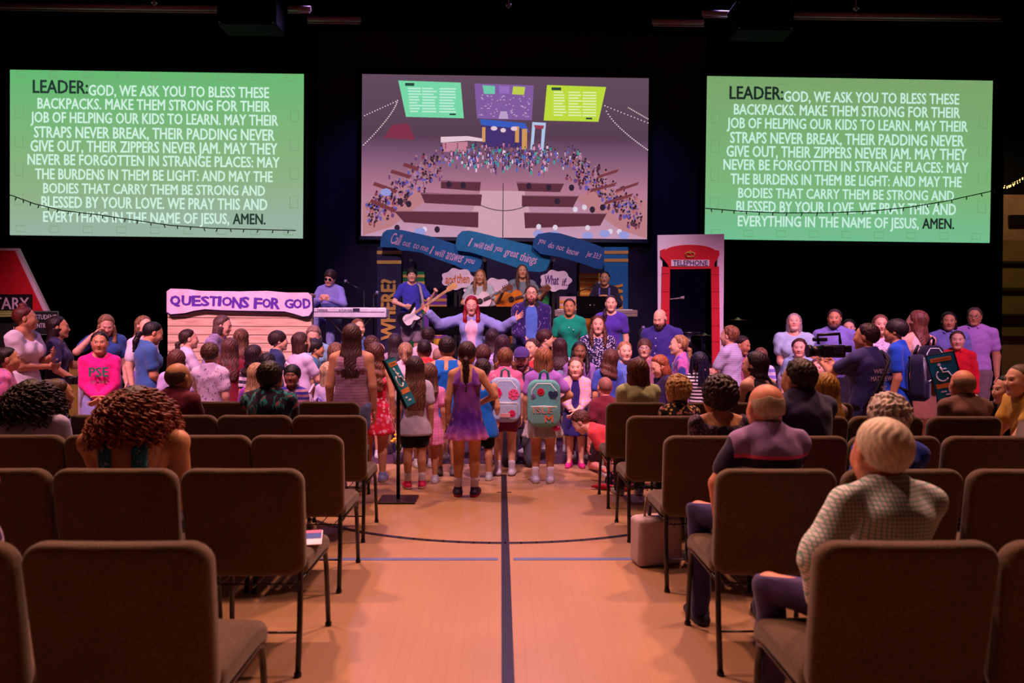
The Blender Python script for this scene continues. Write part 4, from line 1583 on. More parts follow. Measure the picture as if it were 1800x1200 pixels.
for i, (x, y) in enumerate(((271, 4), (894, 9), (1505, 14))):
    p = at(x, y, 12)
    r_ = MB().disc((0, 0, 0), .045, .03, 12).tube([(0, 0, 0), (0, 0, 8.4 - p.z)], .012, 8).ball((0, 0, -.02), .03, 8).build('ceiling_sprinkler', paint((120, 100, 100), .4))
    r_.location = p
    tag(r_, ['small ceiling fitting above the left screen', 'small ceiling fitting above the middle screen', 'small ceiling fitting above the right screen'][i], 'sprinkler')
# strings of small lamps, unlit in front of the screens, lit by the far wall
BULB = paint((10, 10, 10), .3)


def garland(pts, Y, label, mat, r=.008, lamp=None, drop=.05, nm='string_light'):
    P = [at(x, y, Y) for x, y in pts]
    Q = []
    for a_, b_ in zip(P, P[1:]):
        Q += [a_.lerp(b_, t / 6) for t in range(6)]
    Q.append(P[-1])
    root = MB().tube(Q, r, 5).build(nm, mat)
    tag(root, label, 'string lights')
    for q in Q[1::2]:
        dx = rnd.uniform(-.5, .5) * drop
        MB().tube([q, q + Vector((dx * .3, 0, -drop * .6)), q + Vector((dx, 0, -drop))], [.006, .009, .004], 6).build('bulb', lamp or BULB, root)


garland([(-40, 330), (22, 344), (60, 358), (110, 370), (170, 377), (230, 386), (300, 396), (370, 401), (440, 403), (520, 405)], 11.0, 'dark string of small unlit bulbs sagging across the left screen', BULB)
garland([(1240, 366), (1300, 371), (1370, 374), (1450, 374), (1530, 371), (1600, 364), (1660, 354), (1738, 337), (1800, 316), (1860, 292)], 11.0, 'dark string of small unlit bulbs sagging across the right screen', BULB)
garland([(1757, 324), (1768, 326), (1778, 322), (1790, 316), (1805, 307), (1830, 290)], 15.6, 'warm lit string of fairy lights above the beige wall', BULB, lamp=glow((255, 190, 90), 9), drop=.07)


# ------------------------------------------------------------------ church chairs
m, nt, b = base_mat('brown_tweed', .9)
n1 = N(nt, 'ShaderNodeTexNoise', Scale=220.0, Detail=2.0)
n2 = N(nt, 'ShaderNodeTexNoise', Scale=5.0, Detail=3.0)
mv = mapped(nt)
nt.links.new(mv, n1.inputs['Vector'])
nt.links.new(mv, n2.inputs['Vector'])
mx = N(nt, 'ShaderNodeMix')
mx.data_type = 'RGBA'
mx.blend_type = 'MULTIPLY'
mx.inputs[0].default_value = 1
nt.links.new(ramp(nt, n1.outputs[0], [(.35, (66, 47, 32)), (.65, (104, 79, 56))]), mx.inputs[6])
nt.links.new(ramp(nt, n2.outputs[0], [(.3, (225, 225, 225)), (.7, (255, 255, 255))]), mx.inputs[7])
nt.links.new(mx.outputs[2], b.inputs['Base Color'])
b.inputs['Sheen Weight'].default_value = .25
b.inputs['Specular IOR Level'].default_value = .15
bump(nt, b, n1.outputs[0], .5, .002)
TWEED = m
CW = .505


def rrect(X, Z, cx, cz, hx, hz, r):
    qx, qz = np.abs(X - f32(cx)) - f32(hx - r), np.abs(Z - f32(cz)) - f32(hz - r)
    return np.sqrt(np.maximum(qx, 0) ** 2 + np.maximum(qz, 0) ** 2) + np.minimum(np.maximum(qx, qz), 0) - f32(r)


def make_backrest():
    g = Grid((-.3, -.16, .36), (.3, .12, .92), .0085)
    X, Y, Z = g.xyz()
    tz = (Z - .64) * .16 + Y + .0                       # leans back towards the top
    tz = tz + .018 * np.cos(X * 5.5)                    # slight wrap
    wx = X / (1 + .02 * np.clip((Z - .6) / .3, -1, 1))
    d2 = rrect(wx, Z, 0, .64, CW / 2, .235, .066)
    e = .026
    q0, q1 = d2 + e, np.abs(tz) - f32(.036) + e
    g.F = (np.sqrt(np.maximum(q0, 0) ** 2 + np.maximum(q1, 0) ** 2) + np.minimum(np.maximum(q0, q1), 0) - e).astype(f32)
    return arr_mesh('backrest', *g.mesh())


def make_seat():
    g = Grid((-.3, -.02, .34), (.3, .55, .54), .0085)
    X, Y, Z = g.xyz()
    d2 = rrect(X, Y, 0, .275, CW / 2 - .005, .235, .05)
    zc = .43 - .035 * np.clip((Y - .36) / .14, 0, 1) ** 2 + .01 * np.cos(X * 5)
    e = .035
    q0, q1 = d2 + e, np.abs(Z - zc) - f32(.045) + e
    g.F = (np.sqrt(np.maximum(q0, 0) ** 2 + np.maximum(q1, 0) ** 2) + np.minimum(np.maximum(q0, q1), 0) - e).astype(f32)
    return arr_mesh('seat', *g.mesh())


def make_chair():
    root = empty('church_chair', (0, 0, 0))
    link('backrest', make_backrest(), TWEED, root)
    link('seat', make_seat(), TWEED, root)
    for sx_ in (-1, 1):
        x = sx_ * .225
        MB().tube([(x, .008, .62), (x, .03, .45), (x, .025, .39), (x * 1.02, -.005, .2), (x * 1.04, -.05, .012)], .0125, 8).disc((x * 1.04, -.051, .008), .016, .016, 10).build('leg', STEEL, root)
        MB().tube([(x, .1, .39), (x, .43, .385), (x, .465, .37), (x * 1.02, .475, .3), (x * 1.05, .49, .012)], .0125, 8).disc((x * 1.05, .49, .008), .016, .016, 10).build('leg', STEEL, root)
        MB().tube([(x, -.0, .375), (x, .2, .382), (x, .44, .382)], .011, 8).build('side_rail', STEEL, root)
    MB().tube([(-.23, -.012, .17), (.23, -.012, .17)], .005, 6).build('stretcher', STEEL, root)
    rk = MB()
    for i in range(5):
        x = -.16 + .08 * i
        rk.tube([(x, .07, .355), (x, .09, .325), (x, .36, .325), (x, .38, .355)], .003, 5)
    rk.tube([(-.21, .08, .38), (-.2, .08, .345), (.2, .08, .345), (.21, .08, .38)], .004, 5).tube([(-.21, .37, .38), (-.2, .37, .345), (.2, .37, .345), (.21, .37, .38)], .004, 5)
    rk.build('book_rack', STEEL, root)
    return root


CHAIR0 = make_chair()
USED = []


def chair(px, d, label, a=0, group='brown church chairs in rows', ytop=None):
    """px = middle of the chair's top edge in the photograph, d = distance of its back"""
    if USED:
        r_ = CHAIR0.copy()
        C.objects.link(r_)
        for ch in CHAIR0.children:
            c_ = ch.copy()
            C.objects.link(c_)
            c_.parent = r_
    else:
        r_ = CHAIR0
    USED.append(r_)
    p = at(px, 583 + 754 / d, d + .05)
    r_.location = (p.x, d + .07, 0)
    r_.rotation_euler = (0, 0, R(a))
    return tag(r_, label, 'chair', group)


ROWD = [2.0, 3.08, 4.08, 5.06, 6.03]
ORD = ['nearest', 'second', 'third', 'fourth', 'fifth']
LEFT = {0: [(214, 'at the aisle'), (-128, 'left of the aisle chair')], 1: [(429, 'at the aisle, with a leaflet on its seat'), (207, 'under the woman with auburn curls'), (-14, 'at the left edge of the photo')],
        2: [(524, 'at the aisle'), (362, 'second from the aisle'), (199, 'hidden behind the auburn curls'), (36, 'under the woman with dark ringlets'), (-127, 'cut off by the left edge')],
        3: [(580, 'at the aisle'), (449, 'under the man in the dark tropical shirt'), (318, 'under the bald man in burgundy'), (187, 'in front of the girl in the pink sweatshirt'), (56, 'behind the woman with dark ringlets')],
        4: [(578, 'at the aisle'), (398, 'in front of the boy in the white leaf print shirt'), (470, 'beyond the man in the dark tropical shirt')]}
RIGHT = {0: [(1586, 'under the man in the checked shirt'), (1912, 'cut off by the right edge')], 1: [(1361, 'at the aisle under the man in the striped polo'), (1582, 'under the curly white-haired man in royal blue'), (1802, 'at the right edge of the photo')],
         2: [(1245, 'at the aisle under the woman with dark short curls'), (1407, 'under the dark-haired man in the navy polo'), (1569, 'third from the aisle'), (1734, 'fourth from the aisle, empty')],
         3: [(1165, 'at the aisle under the woman with short blonde curls'), (1294, 'behind the dark short curls, second from the aisle'), (1424, 'under the long straight blonde hair'), (1555, 'fourth from the aisle'), (1692, 'under the bald man in brown')],
         4: [(1119, 'at the aisle under the woman in mint'), (1227, 'second from the aisle, beyond the short blonde curls'), (1335, 'under the woman in a black sleeveless top'), (1443, 'beside the camerawoman')]}
for side_, tab in (('left', LEFT), ('right', RIGHT)):
    for rI, lst in tab.items():
        for px, what in lst:
            chair(px, ROWD[rI], 'brown chair, %s row %s, %s' % (ORD[rI], side_, what))
chair(1802, 4.7, 'brown church chair turned sideways at the right edge behind the yellow shirt', 62, ytop=680)
chair(1735, 6.2, 'brown church chair beyond the bald man in brown, turned towards the stage', 25)
# ------------------------------------------------------------------ stage set and instruments
def ppts(px, Y):
    P = [at(x, y, Y) for x, y in px]
    c = sum(P, Vector()) / len(P)
    return c, [(p.x - c.x, p.z - c.z) for p in P]


def arc(cx, cy, rx, ry, a0, a1, n=10):
    return [(cx + rx * math.cos(R(a0 + (a1 - a0) * i / n)), cy - ry * math.sin(R(a0 + (a1 - a0) * i / n))) for i in range(n + 1)]


def panel(name, px, Y, t, mat, label=None, cat=None, group=None, parent=None, kind=None):
    """a flat board cut to an outline given in photo pixels at distance Y"""
    c, q = ppts(px, Y)
    o = MB().prism(q, t).build(name, mat, parent)
    o.location = c if parent is None else c - parent.location
    tag(o, label, cat, group, kind)
    return o


def ptext(body, x0, x1, y0, y1, Y, mat, parent, rot=0, bold=.02, shear=0):
    c = at((x0 + x1) / 2, (y0 + y1) / 2, Y) - parent.location
    k = Y / FPX
    return text(body, c, (x1 - x0) * k, (y1 - y0) * k, mat, parent, rot, bold, shear)


def prect(name, x0, y0, x1, y1, Y, t, mat, parent, rot=0):
    return panel(name, [(x0, y1), (x1, y1), (x1, y0), (x0, y0)], Y, t, mat, parent=parent)


def foot(o, Y, t, x0, x1, zb, mat, px0=None):
    """struts behind a standing board, down to the floor it stands on"""
    for x in (x0, x1):
        p = at(x, 583, Y)
        top = o.location.z - .05
        MB().box((p.x - o.location.x, t + .03, (zb + top) / 2 - o.location.z), (.05, .05, top - zb)).box((p.x - o.location.x, t + .14, zb + .02 - o.location.z), (.06, .3, .04)).build('strut', mat, o)


GOLD = paint((214, 160, 84), .6)
NAVYB = paint((38, 24, 74), .7)
TEALB = paint((18, 104, 168), .7)
WOODP = paint((120, 90, 60), .7)
LAV = paint((232, 214, 240), .6)
# tall book spines at both ends
o = panel('book_spine_board', [(663, 640), (705, 640), (705, 434), (663, 434)], 13.2, .3, NAVYB, 'tall dark purple book spine board reading WHERE? beside the bassist', 'stage board')
for y in (443, 460):
    prect('gold_band', 662.5, y - 2.5, 705.5, y + 3.5, 13.19, .02, GOLD, o)
t_ = ptext('WHERE?', 630, 735, 532, 556, 13.18, GOLD, o, -90, .05)
o = panel('book_spine_board', [(1062, 640), (1104, 640), (1104, 434), (1062, 434)], 13.2, .3, TEALB, 'tall blue book spine board behind the singer in overalls', 'stage board')
for y in (443, 457):
    prect('gold_band', 1061.5, y - 2.5, 1104.5, y + 3, 13.19, .02, paint((206, 146, 78), .6), o)
ptext('WHY?', 1052, 1112, 518, 542, 13.18, paint((226, 150, 40), .6), o, 90, .05)
# wavy banners, overlapping each other
BAN = [([(668, 434), (669, 422), (673, 409), (680, 404), (690, 403), (707, 404), (760, 416), (800, 429), (835, 437), (847, 440), (847, 462), (843, 474), (834, 478), (822, 476), (800, 466), (770, 456), (740, 444), (720, 441), (704, 440), (695, 435)], 13.02, (22, 100, 166), 'blue wavy banner reading Call out to me I will answer you'),
       ([(801, 428), (804, 414), (812, 406), (824, 405), (840, 408), (880, 418), (930, 430), (960, 438), (969, 442), (966, 462), (960, 475), (948, 478), (925, 476), (890, 464), (860, 454), (846, 449), (826, 443), (803, 440)], 12.94, (22, 116, 168), 'blue wavy banner reading I will tell you great things'),
       ([(936, 434), (938, 420), (946, 411), (965, 408), (985, 410), (1020, 420), (1048, 430), (1062, 436), (1062, 462), (1059, 473), (1048, 472), (1020, 462), (985, 452), (968, 449), (950, 446)], 12.86, (18, 84, 152), 'blue wavy banner reading you do not know')]
PK = paint((226, 176, 220), .6)
WORDS = [[('Call', 688, 706, 410, 430), ('out', 708, 722, 424, 433), ('to', 727, 737, 428, 437), ('me', 739, 753, 433, 441), ('I', 756, 762, 432, 447), ('will', 765, 782, 438, 451), ('answer', 784, 815, 446, 459), ('you', 817, 834, 455, 466)],
         [('I', 824, 830, 418, 433), ('will', 834, 850, 425, 436), ('tell', 852, 867, 427, 440), ('you', 869, 883, 434, 445), ('great', 886, 911, 440, 455), ('things', 914, 944, 446, 466)],
         [('you', 946, 959, 421, 431), ('do', 964, 974, 426, 436), ('not', 978, 992, 431, 440), ('know', 996, 1018, 436, 448), ('Jer 33:3', 1030, 1056, 443, 456)]]
for (px, Y, col, lb), wd in zip(BAN, WORDS):
    o = panel('wavy_banner', px, Y, .03, paint(col, .45), lb, 'banner', 'blue wavy banners over the band')
    for t, x0, x1, y0, y1 in wd:
        ptext(t, x0, x1, y0, y1, Y - .006, PK, o, 14, .012, .25)
    xs = [q[0] for q in px]
    for fx in (.3, .7):
        p = at(min(xs) + (max(xs) - min(xs)) * fx, 452, Y)
        MB().tube([(p.x - o.location.x, .03, p.z - o.location.z - .05), (p.x - o.location.x, .74, p.z - o.location.z - .05), (p.x - o.location.x, .74, .88 - o.location.z)], .03, 8).build('pole', paint((60, 54, 58), .5), o)
# painted book blocks
for px0, px1, y0, y1, col, bands, lb, bc, Y in (
        (704, 746, 477, 640, (24, 120, 66), (485, 497, 509, 521, 590), 'green book board with tan bands behind the bassist', (220, 170, 96), 13.35),
        (745, 785, 517, 590, (128, 62, 176), (527, 538, 549), 'purple book board with orange bands right of the bassist', (226, 160, 80), 13.3),
        (762, 777, 585, 640, (226, 164, 44), (592, 610, 622), 'narrow yellow book board low behind the leader', (150, 70, 150), 13.25),
        (777, 786, 583, 640, (140, 60, 180), (600,), 'narrow purple book board low behind the leader', (190, 120, 220), 13.26),
        (1020, 1060, 480, 640, (226, 128, 30), (486, 496, 506, 516, 526), 'orange book board with yellow bands behind the microphone', (250, 176, 60), 13.3),
        (980, 1014, 521, 600, (232, 178, 190), (530, 540, 550), 'pale pink book board with orange bands behind the girl in green', (240, 160, 60), 13.0)):
    o = panel('book_board', [(px0, y1), (px1, y1), (px1, y0), (px0, y0)], Y, .22, paint(col, .65), lb, 'stage board')
    for y in bands:
        prect('painted_band', px0 - .3, y - 2.4, px1 + .3, y + 2.4, Y - .008, .02, paint(bc, .6), o)
    if y1 < 630:
        foot(o, Y, .22, px0 + 8, px1 - 8, .88, STEEL)
# thought clouds
CLD = paint((240, 206, 224), .6)
for cx, cy, rx, ry, words, lb, Y in ((804.5, 490, 28, 18, [('and', 783, 801, 483, 498, (214, 110, 40)), ('then', 803, 825, 481, 497, (214, 110, 40))], 'pale cloud board reading and then', 12.9), (872, 508, 28, 19, [('I', 857, 862, 500, 510, (60, 150, 80)), ('wonder', 864, 898, 508, 521, (30, 110, 50))], 'pale cloud board reading I wonder, between the two guitarists', 13.05), (977, 493, 27, 18, [('What', 958, 982, 484, 500, (80, 36, 120)), ('if..', 988, 1000, 489, 502, (80, 36, 120))], 'pale cloud board reading What if', 12.9)):
    o = panel('cloud_board', [(cx + rx * math.cos(t) * (1 + .07 * math.cos(7 * t)), cy + ry * math.sin(t) * (1 + .1 * math.cos(7 * t + .5))) for t in [2 * PI * i / 70 for i in range(70)]], Y, .03, CLD, lb, 'cloud board', 'thought clouds behind the band')
    for t, x0, x1, y0, y1, wc in words:
        ptext(t, x0, x1, y0, y1, Y - .006, paint(wc, .6), o, 0, .015, .15)
    foot(o, Y, .03, cx - 4, cx + 4, .88, STEEL)
o = panel('cloud_puff', arc(818, 510, 3.4, 3, 0, 345, 12), 12.9, .03, CLD, 'small pale puff under the and-then cloud', 'cloud board')
foot(o, 12.9, .03, 817, 819, .88, STEEL)
o = panel('green_disc_board', arc(956, 527, 9, 20, 0, 350, 24), 13.1, .03, paint((30, 130, 60), .6), 'green rounded board beside the headphones man', 'stage board')
foot(o, 13.1, .03, 954, 958, .88, STEEL)
o = panel('white_puff_board', arc(862, 528, 14, 10, 0, 350, 20), 12.95, .03, CLD, 'white puff board left of the orange guitar', 'cloud board')
foot(o, 12.95, .03, 860, 864, .88, STEEL)

# questions booth
Y = 10.2
c0, c1 = at(293, 560, Y), at(549, 560, Y)
zt = at(420, 516, Y).z
booth = empty('question_booth', ((c0.x + c1.x) / 2, Y, 0), 0, 'wood plank booth with white QUESTIONS FOR GOD sign left of the keyboard', 'booth')
m, nt, b = base_mat('pale_planks', .7)
mv = mapped(nt, (1, 1, 1))
wn = N(nt, 'ShaderNodeTexNoise', Scale=3.0, Detail=6.0)
mp = N(nt, 'ShaderNodeMapping')
mp.inputs['Scale'].default_value = (.8, 1, 14)
nt.links.new(mv, mp.inputs['Vector'])
nt.links.new(mp.outputs[0], wn.inputs['Vector'])
wvv = N(nt, 'ShaderNodeTexWave', Scale=2.7)
wvv.bands_direction = 'Z'
nt.links.new(mv, wvv.inputs['Vector'])
mx = N(nt, 'ShaderNodeMix')
mx.data_type = 'RGBA'
mx.blend_type = 'MULTIPLY'
mx.inputs[0].default_value = 1
nt.links.new(ramp(nt, wn.outputs[0], [(.3, (186, 152, 128)), (.5, (226, 194, 168)), (.7, (240, 212, 190))]), mx.inputs[6])
nt.links.new(ramp(nt, wvv.outputs[0], [(.0, (130, 120, 120)), (.06, (255, 255, 255))]), mx.inputs[7])
nt.links.new(mx.outputs[2], b.inputs['Base Color'])
PLANK = m
bw = c1.x - c0.x
MB().box((0, .03, zt / 2), (bw - .02, .06, zt), .006).build('front_panel', PLANK, booth)
for sx_ in (-1, 1):
    MB().box((sx_ * (bw / 2 - .05), .12, zt / 2), (.05, .14, zt), .006).build('side_panel', PLANK, booth)
MB().box((0, .09, zt - .02), (bw, .2, .05), .008).build('counter', PLANK, booth)
sg = [(293, 512), (300, 507), (330, 508), (352, 511), (420, 512), (470, 511), (505, 514), (528, 514), (541, 514), (548, 520), (549, 546), (543, 555), (532, 556), (516, 551), (500, 547), (440, 546), (390, 545), (360, 543), (340, 546), (325, 550), (300, 552), (293, 548)]
bk_ = panel('sign_backing', [(x + (2 if x > 420 else -.5), y + (2.5 if y > 530 else 0)) for x, y in sg], Y - .07, .04, paint((44, 30, 84), .5), parent=booth)
sgn = panel('sign_board', sg, Y - .09, .03, LAV, parent=booth)
PUR = paint((92, 48, 178), .5)
for i, (t, x0, x1, y0, y1, rt_) in enumerate([('Q', 300, 316, 520, 538, 0), ('U', 320, 335, 520, 536, 4), ('E', 338, 352, 520, 537, 0), ('S', 354, 367, 521, 537, 0), ('T', 369, 382, 521, 537, 3), ('I', 384, 388, 521, 537, 6), ('O', 391, 407, 522, 537, 0), ('N', 409, 424, 523, 541, 5), ('S', 425, 437, 522, 540, 4),
                                              ('F', 447, 460, 524, 542, 3), ('O', 462, 475, 525, 540, 0), ('R', 477, 491, 524, 542, 4), ('G', 501, 515, 526, 541, 0), ('O', 516, 530, 526, 541, 0), ('D', 533, 545, 525, 541, -3)]):
    ptext(t, x0, x1, y0, y1, Y - .094, PUR, booth, rt_, .06)

# telephone booth front of painted fabric on a pipe frame
Y = 11.3
pb = empty('telephone_booth', (at(1214, 560, Y).x, Y, .88), 0, 'red and white fabric telephone booth front standing on the stage', 'booth')
WHT = cloth((226, 214, 236), 's_' if False else 'plain')
REDF = cloth((206, 40, 56))
panel('white_fabric', [(1157, 648), (1162, 648), (1165, 420), (1262, 420), (1258, 648), (1271, 648), (1273, 411), (1156, 413)], Y, .05, WHT, parent=pb)
panel('white_top', [(1157, 462), (1160, 442), (1272, 440), (1272, 411), (1156, 413)][::-1], Y - .005, .03, WHT, parent=pb)
panel('red_arch', [(1161, 440), (1170, 436)] + arc(1213, 443, 46, 13, 165, 15, 12) + [(1264, 440), (1265, 448), (1256, 462), (1256, 472), (1178, 473), (1172, 462), (1161, 450)], Y - .045, .03, REDF, parent=pb)
panel('red_strip', [(1161, 648), (1175, 648), (1178, 470), (1164, 468)], Y - .04, .03, REDF, parent=pb)
panel('red_strip', [(1252, 648), (1266, 648), (1264, 468), (1250, 470)], Y - .04, .03, REDF, parent=pb)
sgn = prect('sign_plate', 1180, 456.5, 1247, 467.5, Y - .06, .02, paint((214, 206, 226), .5), pb)
ptext('TELEPHONE', 1183, 1244, 457.5, 466.5, Y - .064, paint((34, 30, 90), .5), pb, 0, .02)
for sx_, y_ in ((1, 482), (1, 512), (1, 541), (1, 572), (1, 600), (0, 480), (0, 512), (0, 545), (0, 580)):
    prect('seam', 1163 if not sx_ else 1251, y_, 1176 if not sx_ else 1265, y_ + .9, Y - .044, .01, cloth((150, 24, 40)), pb)
cb = MB()
k = Y / FPX
cc_ = at(1213, 447, Y - .06) - pb.location
cb.tube([(cc_.x - 7 * k, cc_.y, cc_.z - 4 * k), (cc_.x + 7 * k, cc_.y, cc_.z - 4 * k)], .012, 6)
cb.tube([(cc_.x - 7 * k, cc_.y, cc_.z - 3 * k), (cc_.x - 8 * k, cc_.y, cc_.z + 2 * k), (cc_.x - 3 * k, cc_.y, cc_.z + 4 * k), (cc_.x, cc_.y, cc_.z + 1 * k), (cc_.x + 3 * k, cc_.y, cc_.z + 4 * k), (cc_.x + 8 * k, cc_.y, cc_.z + 2 * k), (cc_.x + 7 * k, cc_.y, cc_.z - 3 * k)], .012, 6)
cb.ball((cc_.x, cc_.y, cc_.z + 5 * k), .018, 8)
cb.build('crown_emblem', paint((206, 160, 70), .5), pb)
for x in (1160, 1269):
    p = at(x, 583, Y)
    MB().tube([(p.x - pb.location.x, .08, 0), (p.x - pb.location.x, .08, 2.05)], .022, 8).box((p.x - pb.location.x, .1, .02), (.07, .5, .04)).build('pipe_frame', LAV, pb)
p = at(1178, 526, Y)
q = at(1196, 524, Y)
o = MB().tube([(p.x, Y - .1, p.z), (q.x, Y - .1, q.z)], .01, 6).tube([(q.x - .03, Y - .1, q.z), (q.x + .03, Y - .1, q.z + .004)], [.016, .028], 10).tube([(p.x, Y - .1, p.z), (p.x - .02, Y, p.z)], .01, 6).build('side_lamp', paint((150, 140, 140), .4))
tag(o, 'small grey rod lamp sticking into the telephone booth opening', 'lamp')

# schoolhouse board at the far left
Y = 10.6
sch = empty('schoolhouse_board', (at(20, 560, Y).x, Y, 0), 0, 'red gabled schoolhouse cutout with an ELEMENTARY board at the left edge', 'stage board')
panel('red_gable', [(-110, 546), (78, 546), (26, 440), (-90, 440)], Y, .06, paint((188, 14, 34), .6), parent=sch)
panel('white_trim', [(76, 546), (84, 546), (31, 436), (-95, 436), (-95, 440), (26, 440)], Y - .02, .06, paint((206, 190, 206), .5), parent=sch)
panel('black_board', [(-105, 545), (55, 545), (55, 517), (-105, 517)], Y - .03, .03, paint((18, 14, 20), .5), parent=sch)
ptext('ELEMENTARY', -100, 49, 523, 543, Y - .035, paint((206, 186, 206), .5), sch, 0, .02)
panel('green_awning', [(-100, 562), (-100, 546), (20, 546), (24, 556)], Y - .1, .1, cloth((110, 140, 60), 'stripe', (160, 180, 100)), parent=sch)
panel('lower_wall', [(-100, 690), (66, 690), (66, 546), (-100, 546)], Y + .01, .05, paint((20, 22, 16), .7), parent=sch)
st = panel('entry_sign', [(58, 588), (103, 588), (103, 547), (58, 547)], 10.1, .03, paint((20, 26, 28), .5), 'black STUDENT ENTRY sign board behind the woman in navy', 'sign')
ptext('STUDENT', 63, 99, 553, 561, 10.09, paint((200, 190, 206), .5), st, 0, .01)
ptext('ENTRANCE', 62, 100, 568, 576, 10.09, paint((200, 190, 206), .5), st, 0, .01)
kk_ = 10.1 / FPX
for dx, dz, sx_, sz_ in ((0, 20, 44, .8), (0, -20, 44, .8), (-22, 0, .8, 40), (22, 0, .8, 40)):
    MB().box((dx * kk_, -.004, dz * kk_), (sx_ * kk_, .01, sz_ * kk_)).build('sign_border', paint((110, 140, 130), .5), st)
foot(st, 10.1, .03, 66, 96, 0, STEEL)
ob = panel('olive_board', [(121, 732), (146, 732), (146, 634), (121, 634)], 9.4, .05, paint((132, 112, 40), .7), 'olive green board standing behind the girl in the pink sweatshirt', 'stage board')
foot(ob, 9.4, .05, 126, 141, 0, WOODP)
wp = empty('white_post', (at(142, 700, 8.9).x, 8.9, 0), 0, 'slim white post beside the pink sweatshirt girl', 'post')
MB().box((0, 0, .45), (.045, .04, .9), .006).build('shaft', paint((200, 196, 224), .5), wp)
MB().box((0, 0, .02), (.2, .2, .03), .006).build('base', paint((200, 196, 224), .5), wp)
MB().ball((0, -.03, .84), .018, 8).build('knob', paint((60, 60, 140), .4), wp)


# music stands, keyboards, microphones
def music_stand(x0, x1, y0, y1, Y, label, base=.88, tilt=18):
    p, q = at(x0, y0, Y), at(x1, y1, Y)
    r_ = empty('music_stand', ((p.x + q.x) / 2, Y, base), 0, label, 'music stand', 'music stands on the stage')
    wd, ht, zc = q.x - p.x, p.z - q.z, (p.z + q.z) / 2 - base
    M_ = Matrix.Rotation(R(-tilt), 3, 'X')
    MB().box((0, 0, zc), (wd, .012, ht / math.cos(R(tilt))), .006, M_).build('desk', paint((7, 6, 8), .95, spec=.03), r_)
    MB().box((0, .03, zc - ht / 2), (wd, .05, .012), .003).build('ledge', STEEL, r_)
    MB().tube([(0, .02, zc), (0, .02, .02)], .014, 8).build('pole', STEEL, r_)
    for a_ in (90, 210, 330):
        MB().tube([(0, .02, .12), (.24 * math.cos(R(a_)), .02 + .24 * math.sin(R(a_)), .01)], .01, 6).build('leg', STEEL, r_)
    MB().ball((-.03, -.02, zc), .014, 8).ball((.03, -.02, zc), .014, 8).build('clamp_knob', paint((150, 140, 150), .3, metal=.8), r_)


music_stand(754, 822, 538, 588, 11.55, 'left black music stand behind the leader')
music_stand(826, 902, 538, 590, 11.5, 'middle black music stand in front of the orange guitar')
music_stand(1013, 1068, 520, 553, 11.6, 'right black music stand in front of the singer in overalls')


def keyboard(x0, x1, y0, y1, Y, label, mat, base=.88):
    p, q = at(x0, y0, Y), at(x1, y1, Y)
    r_ = empty('stage_keyboard', ((p.x + q.x) / 2, Y, base), 0, label, 'keyboard')
    wd, ht, zc = q.x - p.x, p.z - q.z, (p.z + q.z) / 2 - base
    MB().box((0, .15, zc), (wd, .3, ht), .012).build('case', mat, r_)
    MB().box((0, .23, zc + ht / 2 + .005), (wd * .92, .14, .015), .003).build('keys', paint((230, 226, 232), .4), r_)
    kb = MB()
    for i in range(30):
        if i % 7 not in (2, 6):
            kb.box((-wd * .45 + wd * .9 * i / 30, .21, zc + ht / 2 + .018), (.012, .08, .016))
    kb.build('black_keys', paint((10, 10, 12), .3), r_)
    MB().box((0, -.004, zc + ht * .1), (wd * .96, .006, .008)).build('panel_line', paint((120, 116, 140), .4), r_)
    for s in (-1, 1):
        MB().tube([(s * wd * .3, .02, zc - ht / 2), (-s * wd * .3, .02, .02), (-s * wd * .3, .32, .02)], .016, 8).build('stand_leg', STEEL, r_)
    MB().tube([(-wd * .35, .02, zc - ht / 2 - .01), (wd * .35, .02, zc - ht / 2 - .01)], .014, 8).build('stand_rail', STEEL, r_)
    return r_, wd, ht, zc


kb, wd, ht, zc = keyboard(550, 679, 541, 558, 11.05, 'long white keyboard in front of the man in sunglasses', paint((206, 204, 226), .4))
DK = paint((40, 36, 60), .4)
text('YAMAHA', (-wd / 2 + .14, -.002, zc + ht * .26), .16, .032, DK, kb, 0, .02)
text('STAGE', (-.06, -.002, zc + ht * .26), .2, .026, DK, kb, 0, .01)
MB().box((.1, -.004, zc + ht * .3), (.1, .006, .05)).build('rear_sockets', DK, kb)
keyboard(975, 1121, 544, 557, 11.82, 'grey keyboard in front of the singer in overalls', paint((120, 104, 100), .5))


def mic_stand(x, y, Y, label, base=.88, boom=None, bx=None):
    p = at(x, y, Y)
    h = p.z - base
    r_ = empty('microphone_stand', (p.x if bx is None else at(bx, y, Y).x, Y, base), 0, label, 'microphone')
    dx = p.x - r_.location.x
    MB().disc((0, 0, .012), .13, .024, 20).build('base', STEEL, r_)
    MB().tube([(0, 0, .02), (0, 0, h - (.0 if bx is None else .12))], .011, 8).build('pole', STEEL, r_)
    if bx is not None:
        MB().tube([(0, 0, h - .12), (dx * .8, -.0, h - .02)], .008, 6).build('boom', STEEL, r_)
    ex = .05 if dx == 0 else 0
    MB().tube([(dx * .72, .0, h - .02), (dx + ex, .02, h + .02)], [.014, .018], 8).build('handle', paint((14, 13, 16), .4), r_)
    MB().ball((dx + ex, .02, h + .025), .03, 10).build('grille', paint((120, 116, 150), .4, metal=.5), r_)


mic_stand(1053, 500, 12.24, 'boom microphone at the singer in overalls', bx=1016)
mic_stand(657, 517, 11.4, 'slim microphone stand behind the long white keyboard')
mic_stand(607, 497, 11.9, 'microphone on a boom beside the man in sunglasses', bx=640)
mic_stand(1125, 579, 10.4, 'low microphone with a round head right of the purple shirt girl', base=0)
